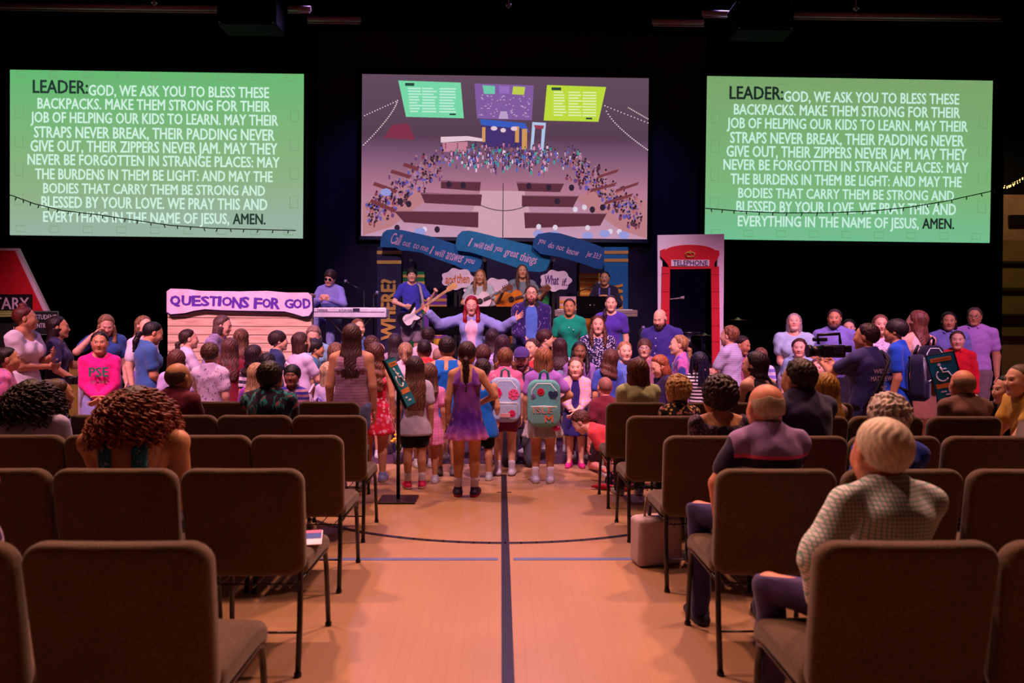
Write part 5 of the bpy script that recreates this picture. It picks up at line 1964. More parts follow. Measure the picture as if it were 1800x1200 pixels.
# drum kit corner in the dark behind the booth front
for i, (x, y, Y) in enumerate(((1238, 588, 11.9), (1297, 561, 12.2))):
    p = at(x, y, Y)
    r_ = empty('cymbal_stand', (p.x, Y, .88), 0, ['cymbal on a stand inside the telephone booth opening', 'dark cymbal on a stand right of the telephone booth'][i], 'cymbal', 'cymbals of the drum kit')
    MB().tube([(0, 0, .01), (0, 0, p.z - .87)], .012, 8).build('pole', STEEL, r_)
    MB().tube([(0, 0, p.z - .895), (0, 0, p.z - .885), (0, 0, p.z - .85)], [.2, .06, .015], 28).build('cymbal', paint((170, 140, 96), .3, metal=.9), r_)
    for a_ in (90, 210, 330):
        MB().tube([(0, 0, .3), (.24 * math.cos(R(a_)), .24 * math.sin(R(a_)), .01)], .01, 6).build('leg', STEEL, r_)
r_ = empty('floor_tom', (at(1215, 620, 12.0).x, 12.2, .88), 0, 'dark drum behind the telephone booth opening', 'drum')
MB().disc((0, 0, .38), .2, .36, 28).build('shell', paint((24, 20, 40), .3), r_)
MB().disc((0, 0, .565), .205, .02, 28).build('hoop', paint((120, 116, 130), .3, metal=.9), r_)
for a_ in (90, 210, 330):
    MB().tube([(.2 * math.cos(R(a_)), .2 * math.sin(R(a_)), .5), (.22 * math.cos(R(a_)), .22 * math.sin(R(a_)), .0)], .01, 6).build('leg', STEEL, r_)
r_ = empty('stage_monitor', (at(905, 600, 11.15).x, 11.25, .88), 0, 'black wedge speaker low behind the headphones man', 'speaker')
MB().prism([(-.32, 0), (.32, 0), (.32, .36), (-.32, .42)], .3).build('cabinet', paint((14, 13, 18), .6), r_)
MB().box((0, -.01, .2), (.56, .02, .3), .01).build('grille', paint((24, 22, 32), .8), r_)
o = MB().box((0, 0, .27), (.3, .3, .5), .02).box((0, -.151, .27), (.2, .006, .3), .002).box((0, 0, .01), (.28, .28, .02)).build('wooden_drum_box', paint((170, 100, 40), .5))
o.location = (at(884, 590, 11.8).x, 11.75, .88)
tag(o, 'amber wooden drum box behind the leader and the headphones man', 'drum')


# accessible-seating signs on poles
def sign_stand(A, B_, D_, ds, foot_px, Y, label):
    """A top left, B top right, D bottom left in photo pixels, ds their distances"""
    a_, b_, d_ = (at(*p, y) for p, y in zip((A, B_, D_), ds))
    u, v = (b_ - a_), (d_ - a_)
    f0 = at(foot_px[0], foot_px[1], Y)
    root = empty('sign_stand', (f0.x, f0.y, 0), 0, label, 'sign', 'accessible seating signs on poles')
    cw, chh = u.length, v.length
    c = a_ + u / 2 + v / 2 - root.location
    ux = u.normalized()
    vz = (-v - ux * (-v).dot(ux)).normalized()
    ny = vz.cross(ux)
    M_ = Matrix([[ux[i], ny[i], vz[i], c[i]] for i in range(3)] + [[0, 0, 0, 1]])
    MB().box((0, .012, 0), (cw * 1.12, .02, chh * 1.06), .004).build('frame', paint((14, 12, 18), .4), root, M_)
    MB().box((0, -.0, 0), (cw, .01, chh)).build('sign_face', paint((14, 116, 140), .4), root, M_)
    OR = paint((222, 130, 56), .5)
    MB().box((0, -.006, chh * .39), (cw * .8, .006, chh * .09)).build('orange_band', OR, root, M_)
    MB().box((0, -.006, -chh * .2), (cw * .86, .006, chh * .1)).build('orange_band', OR, root, M_)
    WH = paint((236, 232, 244), .5)
    s = chh * .5
    ic = MB()
    ic.disc((-.12 * s, -.008, .44 * s), .07 * s, .008, 14, 'Y')
    ic.tube([(-.1 * s, -.008, .34 * s), (-.04 * s, -.008, .08 * s), (.16 * s, -.008, .08 * s), (.26 * s, -.008, -.14 * s), (.33 * s, -.008, -.1 * s)], .035 * s, 6)
    ic.tube([(-.06 * s, -.008, .22 * s), (.12 * s, -.008, .22 * s)], .03 * s, 6)
    ic.tube([(-.1 * s + .24 * s * math.cos(R(q)), -.008, -.07 * s + .24 * s * math.sin(R(q))) for q in range(120, 345, 15)], .032 * s, 6)
    ic.build('wheelchair_symbol', WH, root, M_ @ Matrix.Translation((0, 0, chh * .06)))
    text('RESERVED', (0, -.011, chh * .39), cw * .6, chh * .045, paint((90, 40, 30), .5), root, 0, .0, mtx=M_)
    MB().box((0, -.006, -chh * .4), (cw * .3, .006, chh * .03)).box((-cw * .2, -.006, -chh * .33), (cw * .2, .006, chh * .03)).build('small_print', WH, root, M_)
    zc = c.z
    MB().tube([(0, 0, .01), (0, 0, zc - .02), (c.x, c.y + .04, zc + .02)], .016, 10).build('pole', paint((12, 11, 14), .4), root)
    MB().box((0, 0, .008), (.32, .3, .016), .004).build('base_plate', paint((46, 34, 60), .4, metal=.4), root)


sign_stand((680, 634), (696, 628), (712, 716), (6.32, 6.5, 6.25), (700, 878), 6.35, 'wheelchair sign on a black pole in the aisle seen almost edge-on')
sign_stand((1619, 630), (1664, 622), (1660, 700), (6.9, 6.75, 6.8), (1655, 860), 7.0, 'teal wheelchair sign on a pole behind the bald man in brown')


# ------------------------------------------------------------------ things carried or lying about
def bag(root_label, loc, rz, W_, H_, D_, mat, pocket, handle, flowers=(), name='backpack', straps=True, lean=0):
    """a worn backpack; its front faces local -Y, the wearer stands at +Y"""
    r_ = empty(name, loc, R(rz), root_label, 'backpack')
    r_.rotation_euler = (R(lean), 0, R(rz))

    def f():
        g = Grid((-W_ / 2 - .03, -D_ - .03, -.03), (W_ / 2 + .03, .04, H_ + .06), .009)
        X, Y, Z = g.xyz()
        d2 = rrect(X, Z, 0, H_ / 2, W_ / 2, H_ / 2, min(W_, H_) * .3)
        dep = D_ / 2 * (1 - .25 * np.clip(Z / H_, 0, 1))
        e = .03
        q0, q1 = d2 + e, np.abs(Y + dep) - dep + e
        g.F = (np.sqrt(np.maximum(q0, 0) ** 2 + np.maximum(q1, 0) ** 2) + np.minimum(np.maximum(q0, q1), 0) - e).astype(f32)
        return g.mesh()
    link('pack_body', arr_mesh('pack_body', *f()), mat, r_)
    g = Grid((-W_ / 2, -D_ - .05, -.01), (W_ / 2, .0, H_ * .55), .008)
    g.add(rbox((0, -D_ * .92, H_ * .24), (W_ * .84, .07, H_ * .4), .03), 0)
    link('front_pocket', arr_mesh('front_pocket', *g.mesh()), pocket, r_)
    MB().tube([(-W_ * .4, -D_ * .92 - .03, H_ * .44), (0, -D_ * .92 - .037, H_ * .452), (W_ * .4, -D_ * .92 - .03, H_ * .44)], .006, 6).build('zipper', paint((225, 232, 240), .4), r_)
    MB().tube([(-W_ * .13, -.03, H_ - .01), (-W_ * .11, -.05, H_ + .06), (0, -.06, H_ + .085), (W_ * .11, -.05, H_ + .06), (W_ * .13, -.03, H_ - .01)], .013, 8).build('handle', handle, r_)
    MB().tube([(-W_ * .38, -D_ * .82, H_ * .52), (-W_ * .36, -D_ * .8, H_ * .78), (-W_ * .2, -D_ * .74, H_ * .92), (W_ * .2, -D_ * .74, H_ * .92), (W_ * .36, -D_ * .8, H_ * .78), (W_ * .38, -D_ * .82, H_ * .52)], .007, 6).build('zipper', paint((210, 222, 232), .4), r_)
    for x, z, rad, col in flowers:
        fl = MB()
        for i in range(7):
            a_ = i * 2 * PI / 7
            fl.disc((x + rad * .6 * math.cos(a_), 0, z + rad * .6 * math.sin(a_)), rad * .42, .012, 12, 'Y')
        fl.disc((x, -.004, z), rad * .3, .016, 10, 'Y')
        yy = -D_ * .9 - .035 if z < H_ * .44 else -D_ * (1 - .25 * z / H_) - .004
        fl.build('flower_patch', paint(col, .6), r_, Matrix.Translation((0, yy, 0)))
    if straps:
        for s in (-1, 1):
            MB().tube([(s * W_ * .25, -.01, H_ * .93), (s * W_ * .3, .06, H_ * .97), (s * W_ * .36, .19, H_ * .9), (s * W_ * .42, .23, H_ * .65), (s * W_ * .5, .14, H_ * .35), (s * W_ * .42, .0, H_ * .2)], .014, 8).build('strap', handle, r_)
    return r_
# ------------------------------------------------------------------ everyone in the hall
BR, DB, LB, BL, AU, GR, WH_, BK = (66, 42, 32), (38, 26, 24), (128, 90, 60), (196, 158, 106), (150, 74, 44), (150, 142, 142), (206, 198, 194), (20, 15, 18)
DEN = cloth((110, 126, 176), 'plain')
sit = dict(pose='sit', hh=.225, seat=.555, lean=9, nk=.35)

# --- audience seated with their backs to the camera
person('person with long auburn-tipped curls and a teal patterned strap top, seated in the second row', 240, 684, 3.48, 4, 'tan', ('curls', .2, (50, 26, 24), (206, 100, 48)), ('tank', cloth((28, 110, 130), 'leaf', (60, 70, 110), (150, 190, 200), 2.5), dict(cut=.5)), ('pants', (30, 40, 60)), fem=True, w=1.4, shw=1.6, curl=(5, 1250, .135, .105, .011, 26, 1.0), arms=('lap', 'lap'), face=False, hyaw=6, **dict(sit, nk=-.15))
person('person with dark ringlets and a pale lavender sleeveless shirt, seated at the left edge', 62, 672, 4.43, -6, 'tan', ('curls', .2, (34, 20, 20), (70, 40, 32)), ('tee', (186, 180, 222)), ('pants', (40, 50, 90)), fem=True, w=1.25, shw=1.5, curl=(8, 950, .14, .09, .011, 24, 1.0), arms=('lap', 'lap'), face=False, **dict(sit, nk=-.1))
person('bald man in a burgundy shirt, seated with his back to the camera', 314, 638, 5.4, -8, 'tan', ('ring', 0, (96, 70, 56)), ('tee', (104, 20, 50)), ('pants', (40, 36, 50)), w=1.1, shw=1.1, arms=('lap', 'lap'), face=False, hyaw=-10, **sit)
person('man in a dark tropical print shirt with teal flowers, seated on the left', 476, 637, 5.4, 0, 'tan', ('short', 0, (40, 26, 22)), ('tee', cloth((34, 24, 58), 'leaf', (40, 140, 160), (180, 84, 96), .9)), ('pants', (40, 36, 50)), w=1.18, shw=1.16, arms=('lap', 'lap'), face=False, **sit)
person('person in a lavender and purple top at the left edge, close to the camera', -66, 782, 2.4, -4, 'red', ('short', 0, GR), ('tee', cloth((70, 44, 110), 'leaf', (190, 176, 214), (70, 44, 110), .35)), ('pants', (70, 40, 110)), w=1.1, arms=('lap', 'lap'), face=False, hyaw=-25, **sit)
person('older man with white hair and a white and teal checked shirt, nearest on the right', 1548, 741, 2.42, 6, 'red', ('smooth', 0, (232, 216, 196)), (('long', cloth((232, 222, 236), 'plaid', (196, 206, 212), (104, 166, 150), 1.9)),), ('pants', (70, 54, 110)), w=1.16, shw=1.3, arms=(((.07, .06, -.27), (1, -.4, -.1), 'relax'), 'lap'), face=False, shoes=(50, 36, 60), sole=(200, 190, 200), footspread=(3.3, 1.0), **sit)
person('balding man in a lilac and navy striped polo with a pink line, second row', 1346, 675, 3.46, 4, 'red', ('ring', 0, (196, 172, 154)), (('tee', cloth((150, 118, 180), 'polo', (0, 0, 0), None, .69)),), ('pants', (52, 46, 110)), w=1.12, shw=1.12, arms=(((.06, .1, -.27), (1, -.4, -.2), 'relax'), 'lap'), face=False, shoes=(40, 34, 60), footspread=(2.5, 1.0), **sit)
person('person with curly white hair in royal blue, mostly hidden behind the checked shirt man', 1560, 699, 3.47, -10, 'red', ('curly', 0, (226, 208, 200)), ('tee', (36, 62, 190)), ('pants', (50, 50, 70)), w=1.1, shw=1.1, arms=('lap', 'lap'), face=False, **sit)
person('woman with dark short curls and a lace-sleeved dark top, third row right', 1262, 668, 4.44, 4, 'tan', ('afro', 0, (52, 22, 28)), ('tee', cloth((50, 34, 60), 'leaf', (120, 96, 130), (50, 34, 60), 1.6), dict(neck='wide')), ('pants', (30, 28, 40)), fem=True, w=1.12, shw=1.25, arms=('lap', 'lap'), face=False, shoes=(30, 24, 34), **sit)
person('dark-haired man in a navy polo, seated in the third row right', 1402, 632, 4.44, 14, 'tan', ('short', 0, (52, 34, 32)), ('tee', (46, 38, 84), dict(neck='high')), ('pants', (40, 36, 50)), w=1.08, shw=1.08, arms=('lap', 'lap'), face=False, hyaw=12, **sit)
person('woman with short blonde curls and a black floral blouse, fourth row', 1191, 664, 5.42, 2, 'pink', ('curly', 0, (206, 160, 100)), ('tee', cloth((30, 20, 34), 'floral', (226, 180, 110), (190, 110, 110), 1.7)), ('pants', (16, 14, 18)), fem=True, w=1.12, arms=('lap', 'lap'), face=False, shoes=(24, 22, 28), **sit)
person('person with long straight blonde hair, seated in the fourth row right', 1448, 660, 5.42, 0, 'fair', ('long', .36, (200, 148, 74)), ('tee', (170, 140, 150)), ('pants', (60, 60, 90)), fem=True, arms=('lap', 'lap'), face=False, **sit)
person('bald man with a grey fringe and a brown shirt, seated at the right', 1692, 651, 5.42, -6, 'red', ('ring', 0, (140, 112, 98)), ('tee', (118, 82, 76)), ('pants', (60, 50, 50)), w=1.16, shw=1.16, arms=('lap', 'lap'), face=False, **sit)
person('woman with long reddish brown hair and a mint top, front row right', 1120, 632, 6.36, 6, 'fair', ('long', .36, (110, 58, 36)), ('tee', (196, 206, 160)), ('pants', (70, 50, 60)), fem=True, w=1.12, shw=1.1, arms=('lap', 'lap'), face=False, **sit)
person('woman with wavy dark hair and a black sleeveless top, front row', 1325, 619, 6.36, 34, 'pink', ('wavy', .3, (46, 24, 30)), ('vest', (18, 14, 20)), ('pants', (30, 30, 40)), fem=True, w=1.1, arms=('lap', 'lap'), hyaw=20, **sit)
person('person in a yellow shirt sitting sideways at the right edge', 1792, 641, 5.4, 92, 'pink', ('buzz', 0, (110, 90, 80)), ('tee', (206, 160, 60)), ('pants', (150, 110, 100)), w=1.1, arms=('lap', 'lap'), **sit)
person('dark-haired woman seen in profile near the right edge, looking left', 1768, 665, 6.1, 86, 'pink', ('lowpony', .25, (28, 18, 22)), ('tee', (30, 24, 34)), ('pants', (30, 28, 40)), fem=True, arms=('lap', 'lap'), **sit)
person('child in profile beside the dark ringlets at the left', 104, 668, 5.0, -70, 'tan', ('bun', 0, (90, 56, 44)), ('tee', (120, 110, 190)), ('shorts', (110, 110, 170)), arms=('down', 'down'))

# --- left group
person('woman in a white square-neck puff-sleeve top with a reddish bun and gold earring', 46, 541, 7.8, -118, 'tan', ('updo', 0, (110, 44, 38)), ('puff', (232, 222, 236), dict(neck='square')), ('skirt', (226, 216, 232), dict(hem=.25)), fem=True, w=1.1, arms=('chest', 'fold'), hyaw=25)
person('girl with a dark ponytail in a pink and lilac top at the left edge', 16, 612, 6.9, -95, 'tan', ('bun', 0, (44, 28, 26)), ('tee', cloth((226, 120, 180), 'leaf', (150, 110, 190), (226, 120, 180))), ('shorts', (90, 80, 140)), arms=('down', 'down'))
person('woman in a navy tee with long dark hair and white shorts, looking right', 104, 558, 8.3, -100, 'tan', ('long', .32, (48, 28, 28)), ('tee', (52, 44, 88)), ('shorts', (214, 204, 226)), fem=True, arms=('fwd', ((.0, .14, -.24), (.6, -.6, -.4), 'relax')))
person('girl in a bright pink sweatshirt with green letters and a pale blue skirt', 175, 585, 7.7, 176, 'olive', ('short', 0, (40, 24, 26)), ('long', (240, 24, 140)), ('skirt', (150, 156, 214), dict(hem=.36)), arms=('clasp', 'clasp'),
       extra=lambda o, sk: (text('PSE', (0, -.0, 0), .17 * 1.0, .09, paint((20, 120, 90), .6), o, bold=.03, mtx=Matrix.Translation(Vector(sk.hip + sk.M[1] * .106 * sk.S + sk.M[2] * sk.T * .66)) @ Matrix.Rotation(PI, 4, 'Z')),
                            text('EST. 2015', (0, -.0, 0), .15, .028, paint((90, 140, 120), .6), o, bold=.0, mtx=Matrix.Translation(Vector(sk.hip + sk.M[1] * .1 * sk.S + sk.M[2] * sk.T * .44)) @ Matrix.Rotation(PI, 4, 'Z'))))
person('woman in a blue tee with long blonde hair, head bowed, behind the pink sweatshirt', 187, 556, 9.25, 186, 'pink', ('front', .3, (168, 128, 92)), ('tee', (52, 84, 156)), ('pants', (60, 64, 110)), fem=True, arms=('down', ((.0, .1, .03), (.9, .2, -1), 'relax')), hpitch=-28)
person('girl in a white tee and lavender skirt, partly behind the blue tee woman', 254, 557, 8.9, -130, 'fair', ('wavy', .3, (150, 108, 78)), ('tee', (228, 222, 240)), ('flare', (150, 130, 214), dict(hem=.3)), fem=True, arms=('down', 'down'), hyaw=-20)
person('woman in a blue tee with a dark ponytail, looking down to the right', 270, 568, 8.0, -78, 'tan', ('lowpony', .22, (30, 20, 28)), ('tee', (56, 96, 160)), ('pants', (52, 60, 100)), fem=True, w=1.08, arms=('clasp', 'clasp'), hpitch=-22)
person('girl with brown bobbed hair, back turned, behind the bald burgundy man', 311, 616, 7.7, -12, 'fair', ('long', .2, (100, 56, 44)), ('tee', (190, 170, 220)), ('shorts', (80, 76, 130)), face=False)
person('boy in a white tee with brown hair, looking right in front of the booth', 333, 580, 8.7, -82, 'fair', ('lowpony', .16, (62, 40, 34)), ('tee', (222, 210, 238)), ('shorts', (90, 80, 120)), arms=('down', 'fwd'))
person('woman with grey-brown bob and a grey patterned blouse leaning in front of the booth', 393, 557, 9.3, -112, 'pink', ('bob', .15, (112, 84, 82)), ('tee', cloth((156, 138, 186), 'leaf', (90, 76, 124), (200, 190, 220), 2.2)), ('pants', (50, 46, 70)), fem=True, w=1.1, lean=14, arms=('fwd', 'fwd'), hpitch=-10)
person('boy in a white shirt with black leaf print, back turned, left of the tropical shirt', 371, 604, 7.2, -24, 'fair', ('short', 0, (84, 54, 36)), ('tee', cloth((206, 190, 216), 'leaf', (206, 190, 216), (52, 40, 66), 2.4)), ('shorts', (120, 150, 196)), w=1.05, arms=('fwd', 'down'), face=False)
person('girl with long brown hair and a dark red dress, back turned', 405, 598, 8.1, -10, 'fair', ('long', .34, (104, 66, 56)), ('dress', (120, 24, 44), dict(hem=.3)), None, face=False)
person('tallest of the girls in front of the booth, long light brown hair', 425, 580, 8.8, -18, 'fair', ('long', .34, (124, 84, 62)), ('dress', (90, 26, 44), dict(hem=.3)), None, face=False)
person('girl with dark wavy hair and a navy and white top, left of the bowl-cut boy', 449, 608, 7.9, -50, 'tan', ('wavy', .2, (54, 34, 40)), ('tee', cloth((40, 36, 70), 'stripe', (226, 216, 236), None, .5)), ('flare', (140, 60, 190), dict(hem=.34)), face=False)
person('small blonde child in purple beside the tropical shirt man', 452, 640, 7.0, -14, 'fair', ('long', .2, (206, 166, 116)), ('tee', (150, 60, 190)), ('shorts', (150, 60, 190)), face=False)
person('dark-haired child low behind the tropical shirt man', 471, 622, 7.6, -20, 'tan', ('short', 0, (28, 22, 28)), ('tee', (40, 60, 110)), ('shorts', (40, 44, 80)), face=False)
person('boy with a dark bowl cut and navy shirt looking right before the booth', 491, 583, 8.6, -84, 'fair', ('bowl', 0, (62, 38, 40)), ('tee', (40, 56, 104)), ('shorts', (60, 60, 90)))
person('girl with a brown bob, white tee and pink backpack', 531, 586, 8.2, -56, 'fair', ('bob', .16, (84, 52, 46)), ('tee', (220, 200, 240)), ('skirt', (220, 190, 230), dict(hem=.34)), arms=('fwd', 'fwd'))
person('boy with black hair in a striped shirt facing the camera, low in the crowd', 513, 643, 7.2, 168, 'brown', ('bowl', 0, (14, 12, 16)), ('tee', cloth((60, 54, 150), 'stripe', (170, 130, 150), None, .7)), ('shorts', (60, 50, 90)), smile=1)
person('older woman with blonde-grey hair bowed behind the pink backpack girl', 551, 575, 9.2, 172, 'pink', ('bob', .14, (170, 130, 120)), ('tee', (130, 170, 200)), ('pants', (70, 70, 100)), fem=True, hpitch=-30)
person('dark-haired child in profile beside the pink backpack girl', 556, 597, 8.8, -90, 'tan', ('bowl', 0, (40, 26, 34)), ('tee', (60, 110, 140)), ('shorts', (60, 60, 90)))
person('blonde child in white and violet with a rainbow bag, low in the crowd', 580, 638, 7.6, -40, 'fair', ('bob', .19, (214, 180, 140)), ('tee', (206, 190, 236)), ('skirt', (120, 110, 210), dict(hem=.34)), face=False)
person('girl with light brown hair just left of the mauve tank top', 591, 604, 8.3, -16, 'fair', ('long', .24, (138, 96, 74)), ('tee', (214, 190, 226)), ('shorts', (90, 90, 140)), face=False)
person('tall girl in a mauve ribbed tank and denim shorts with long brown hair', 619, 572, 6.8, -8, 'tan', ('long', .36, (80, 48, 40)), ('tank', cloth((168, 128, 150), 'stripe', (150, 110, 132), None, 1.3)), ('shorts', DEN, dict(hem=.5)), w=1.06, face=False, shoes=(206, 200, 216))
person('young man with light brown hair in blue, peering past the mauve tank girl', 630, 562, 9.7, 205, 'fair', ('short', 0, (140, 90, 66)), ('tee', (70, 110, 190)), ('pants', (60, 60, 90)))

# --- middle, backs to the camera
person('girl in a red smocked dress with long wavy brown hair and a pale headband', 660, 604, 7.2, -6, 'tan', ('wavy', .36, (88, 48, 38), (140, 82, 54)), ('tankdress', cloth((214, 30, 60), 'floral', (240, 170, 190), (226, 90, 130), 1.1), dict(hem=.34)), None, face=False, shoes=(140, 146, 200), sole=(214, 210, 226), extra=lambda o, sk: MB().tube([(math.cos(R(q)) * .093 * sk.k + sk.hc[0], sk.hc[1] + .02, sk.hc[2] + .03 + math.sin(R(q)) * .09 * sk.k) for q in range(10, 171, 10)], .007, 6).build('headband', cloth((226, 170, 180)), o))
person('girl in a grey tee, black shorts and pink shoes with long dark hair', 729, 628, 6.88, 4, 'tan', ('long', .38, (62, 36, 32), (120, 76, 52)), ('tee', (196, 184, 198), dict(hem=-.22)), ('shorts', (16, 14, 24), dict(hem=.62)), face=False, shoes=(226, 30, 96), sole=(240, 220, 226), socks=(226, 216, 226))
person('curly-haired child behind the headband girl', 653, 592, 8.5, 0, 'tan', ('curly', 0, (90, 54, 46)), ('tee', (120, 100, 150)), ('shorts', (60, 60, 90)), face=False)
person('girl with long straight dark hair below the WHERE? board', 694, 588, 8.9, 8, 'fair', ('long', .3, (64, 44, 56)), ('tee', (170, 140, 170)), ('shorts', (60, 60, 100)), face=False)
person('child with messy blonde ponytail left of the red shirt boy', 713, 603, 8.4, -4, 'fair', ('pony', .14, (186, 140, 110)), ('tee', (220, 190, 210)), ('shorts', (60, 60, 100)), face=False)
person('boy with dark cropped hair in a red patterned shirt, back turned', 746, 597, 7.95, 2, 'brown', ('buzz', 0, (40, 26, 32)), ('tee', cloth((214, 40, 60), 'leaf', (240, 90, 40), (40, 20, 40))), ('shorts', (40, 36, 60)), face=False)
person('child with a brown bun behind the red shirt boy', 752, 576, 9.3, 4, 'tan', ('short', 0, (60, 36, 34)), ('tee', (210, 190, 210)), ('shorts', (60, 60, 100)), face=False)
person('small boy with cropped fair hair beside the blue jersey', 772, 611, 8.4, 0, 'pink', ('buzz', 0, (170, 130, 120)), ('tee', (90, 50, 70)), ('shorts', (50, 50, 80)), face=False)
person('girl in a pink checked dress behind the grey tee girl', 754, 640, 7.12, -2, 'tan', ('long', .2, (110, 68, 50)), ('dress', cloth((226, 130, 180), 'plaid', (236, 160, 200), (206, 90, 150), .9), dict(hem=.33)), None, face=False)
person('boy in a bright blue sleeveless jersey with white collar, back turned', 786, 593, 7.5, -4, 'tan', ('short', 0, (48, 28, 30)), ('vest', (16, 104, 206), dict(hem=-.4)), ('shorts', (16, 14, 26), dict(hem=.85)), face=False, shoes=(110, 106, 116), sole=(40, 40, 50))
person('girl in a purple tank and tie-dyed skirt with a low ponytail, nearest in the aisle', 821, 604, 6.57, -4, 'tan', ('lowpony', .3, (66, 34, 34), (52, 26, 26)), ('tank', cloth((112, 52, 150), 'tie', (136, 70, 160), (92, 40, 140), .5)), ('flare', cloth((96, 40, 170), 'ombre', (236, 130, 180), (140, 70, 190)), dict(hem=.37)), arms=('down', ((-.02, .09, -.2), (1, -.4, -.2), 'relax')), face=False, shoes=(52, 26, 70), sole=(226, 36, 130), socks=(214, 190, 214), w=.92, shw=.92)
person('boy in a blue jersey half hidden behind the purple tank girl', 848, 632, 7.25, 4, 'tan', ('short', 0, (60, 38, 36)), ('vest', (16, 104, 206), dict(hem=-.35)), ('shorts', (16, 14, 26), dict(hem=.85)), face=False)
person('boy with brown hair in a grey-green tee right of the purple tank girl', 849, 607, 8.05, 0, 'tan', ('bowl', 0, (110, 64, 58)), ('tee', (96, 90, 92)), ('shorts', (50, 50, 70)), face=False)
person('girl with long dark hair and a lilac print top, back turned behind the pigtails', 866, 579, 9.2, -6, 'fair', ('long', .3, (64, 38, 52)), ('tee', cloth((180, 160, 226), 'leaf', (100, 80, 200), (226, 220, 240))), ('shorts', (60, 60, 100)), face=False)
person('smaller of the two dark-haired girls below the wooden drum box', 884, 590, 8.75, -10, 'fair', ('long', .24, (76, 44, 60)), ('tee', cloth((190, 170, 230), 'leaf', (110, 90, 206), (226, 220, 240))), ('shorts', (60, 60, 100)), face=False)
person('girl with pigtails in a pink top wearing a pale blue backpack', 888, 612, 7.5, 0, 'fair', ('pig', .2, (150, 92, 62)), ('tee', cloth((226, 110, 160), 'leaf', (226, 110, 160), (240, 170, 200))), ('shorts', (120, 30, 60), dict(hem=.45)), arms=('down', 'down'), face=False, shoes=(206, 196, 216), sole=(120, 100, 110), socks=(206, 196, 216))
person('girl in a lilac tee and grey skirt wearing a teal backpack', 955, 612, 7.14, 2, 'tan', ('bob', .16, (176, 110, 76)), ('tee', (176, 110, 214)), ('flare', (196, 186, 202), dict(hem=.34)), arms=('down', ((.0, .07, -.2), (1, -.5, -.2), 'relax')), face=False, shoes=(206, 196, 230), sole=(236, 226, 236), socks=(226, 216, 236))
person('bearded man in a purple cap crouching between the two backpack girls', 917, 611, 8.1, 176, 'pink', ('buzz', 0, (90, 50, 40)), ('tee', (52, 34, 70)), ('pants', (60, 54, 70)), pose='kneel', beard=('full', (96, 44, 48)), cap=(84, 60, 140), arms=('fwd', 'fwd'), shoes=(24, 20, 28), hpitch=-6)
person('dark-haired boy in profile in front of the headphones man', 960, 580, 9.2, -86, 'fair', ('bowl', 0, (84, 44, 50)), ('tee', (90, 50, 90)), ('shorts', (50, 50, 80)))
person('child with curly hair left of the dark-haired boy in profile', 934, 597, 8.8, 150, 'fair', ('curly', 0, (90, 56, 56)), ('tee', (200, 60, 70)), ('shorts', (50, 50, 80)))
person('girl with long dark hair in a pale blue top, back turned below the green tee', 984, 596, 8.95, 6, 'fair', ('long', .26, (74, 42, 48)), ('tee', cloth((150, 170, 214), 'leaf', (206, 216, 240), (90, 110, 170))), ('shorts', (50, 50, 80)), face=False)
person('dark-haired girl facing the camera behind the plaid jacket girl', 1019, 603, 8.4, 184, 'brown', ('front', .22, (40, 24, 32)), ('tee', (160, 120, 200)), ('shorts', (60, 60, 100)))
person('small girl in a pastel plaid jacket over a navy dress, facing the camera', 1012, 630, 7.9, 178, 'pink', ('long', .2, (140, 92, 74)), [('dress', (44, 34, 110), dict(hem=.3)), ('jacket', cloth((230, 170, 220), 'plaid', (150, 150, 226), (250, 190, 120), .6), dict(infl=.024))], None, arms=('clasp', 'clasp'), shoes=(236, 40, 150))
person('girl with brown hair tilted to one side, back turned beside the fair boy', 1071, 615, 8.0, 20, 'tan', ('wavy', .2, (100, 56, 50)), ('tee', (60, 80, 180)), ('shorts', (60, 60, 100)), face=False, hroll=12)
person('fair boy in a blue shirt with a navy backpack strap, looking at the camera', 1099, 600, 8.4, 196, 'pink', ('tousled', 0, (196, 140, 96)), ('tee', (100, 130, 220)), ('shorts', (50, 50, 90)), smile=0)
person('smiling boy with blue glasses beside the fair boy', 1133, 597, 8.85, 178, 'fair', ('bowl', 0, (104, 66, 58)), ('tee', (170, 110, 140)), ('shorts', (60, 50, 80)), glasses=(60, 60, 170), smile=1)
person('red-haired girl with her head down, front of the bearded man', 1158, 627, 7.7, 120, 'fair', ('bob', .17, (176, 92, 60)), ('tee', (46, 34, 84)), ('flare', (190, 140, 210), dict(hem=.34)), hpitch=-26)
person('blonde girl in a teal top and tie-dyed jacket, looking left', 1192, 590, 8.25, 96, 'pink', ('lowpony', .14, (190, 140, 100)), [('tee', (16, 130, 160), dict(neck='scoop')), ('jacket', cloth((90, 70, 190), 'tie', (210, 110, 190), (50, 60, 150), .8), dict(infl=.024))], ('skirt', (190, 150, 220), dict(hem=.34)))
person('girl with navy beaded braids and black and white striped sleeves', 1229, 620, 7.6, 10, 'deep', ('braids', .3, (36, 32, 66)), ('tee', cloth((24, 20, 34), 'stripe', (232, 226, 240), None, 1.0)), ('shorts', (40, 36, 70)), face=False)
person('person with a shaven pink head and a glasses strap, low behind the mint top woman', 1063, 663, 7.65, 20, (236, 150, 140), ('bald', 0, (150, 100, 90)), ('tee', (110, 30, 50)), ('shorts', (60, 40, 60)), face=False, pose='kneel', glasses=True)
person('boy in a coral shirt kneeling and bending down over the floor', 1021, 752, 7.15, 76, 'pink', ('short', 0, (110, 62, 52)), ('tee', (236, 70, 84)), ('pants', cloth((24, 22, 44), 'floral', (206, 110, 150), (120, 110, 190), 1.6)), pose='kneel', lean=58, arms=('floor', 'floor'), hpitch=-30, S=1.22, shoes=(20, 18, 24))

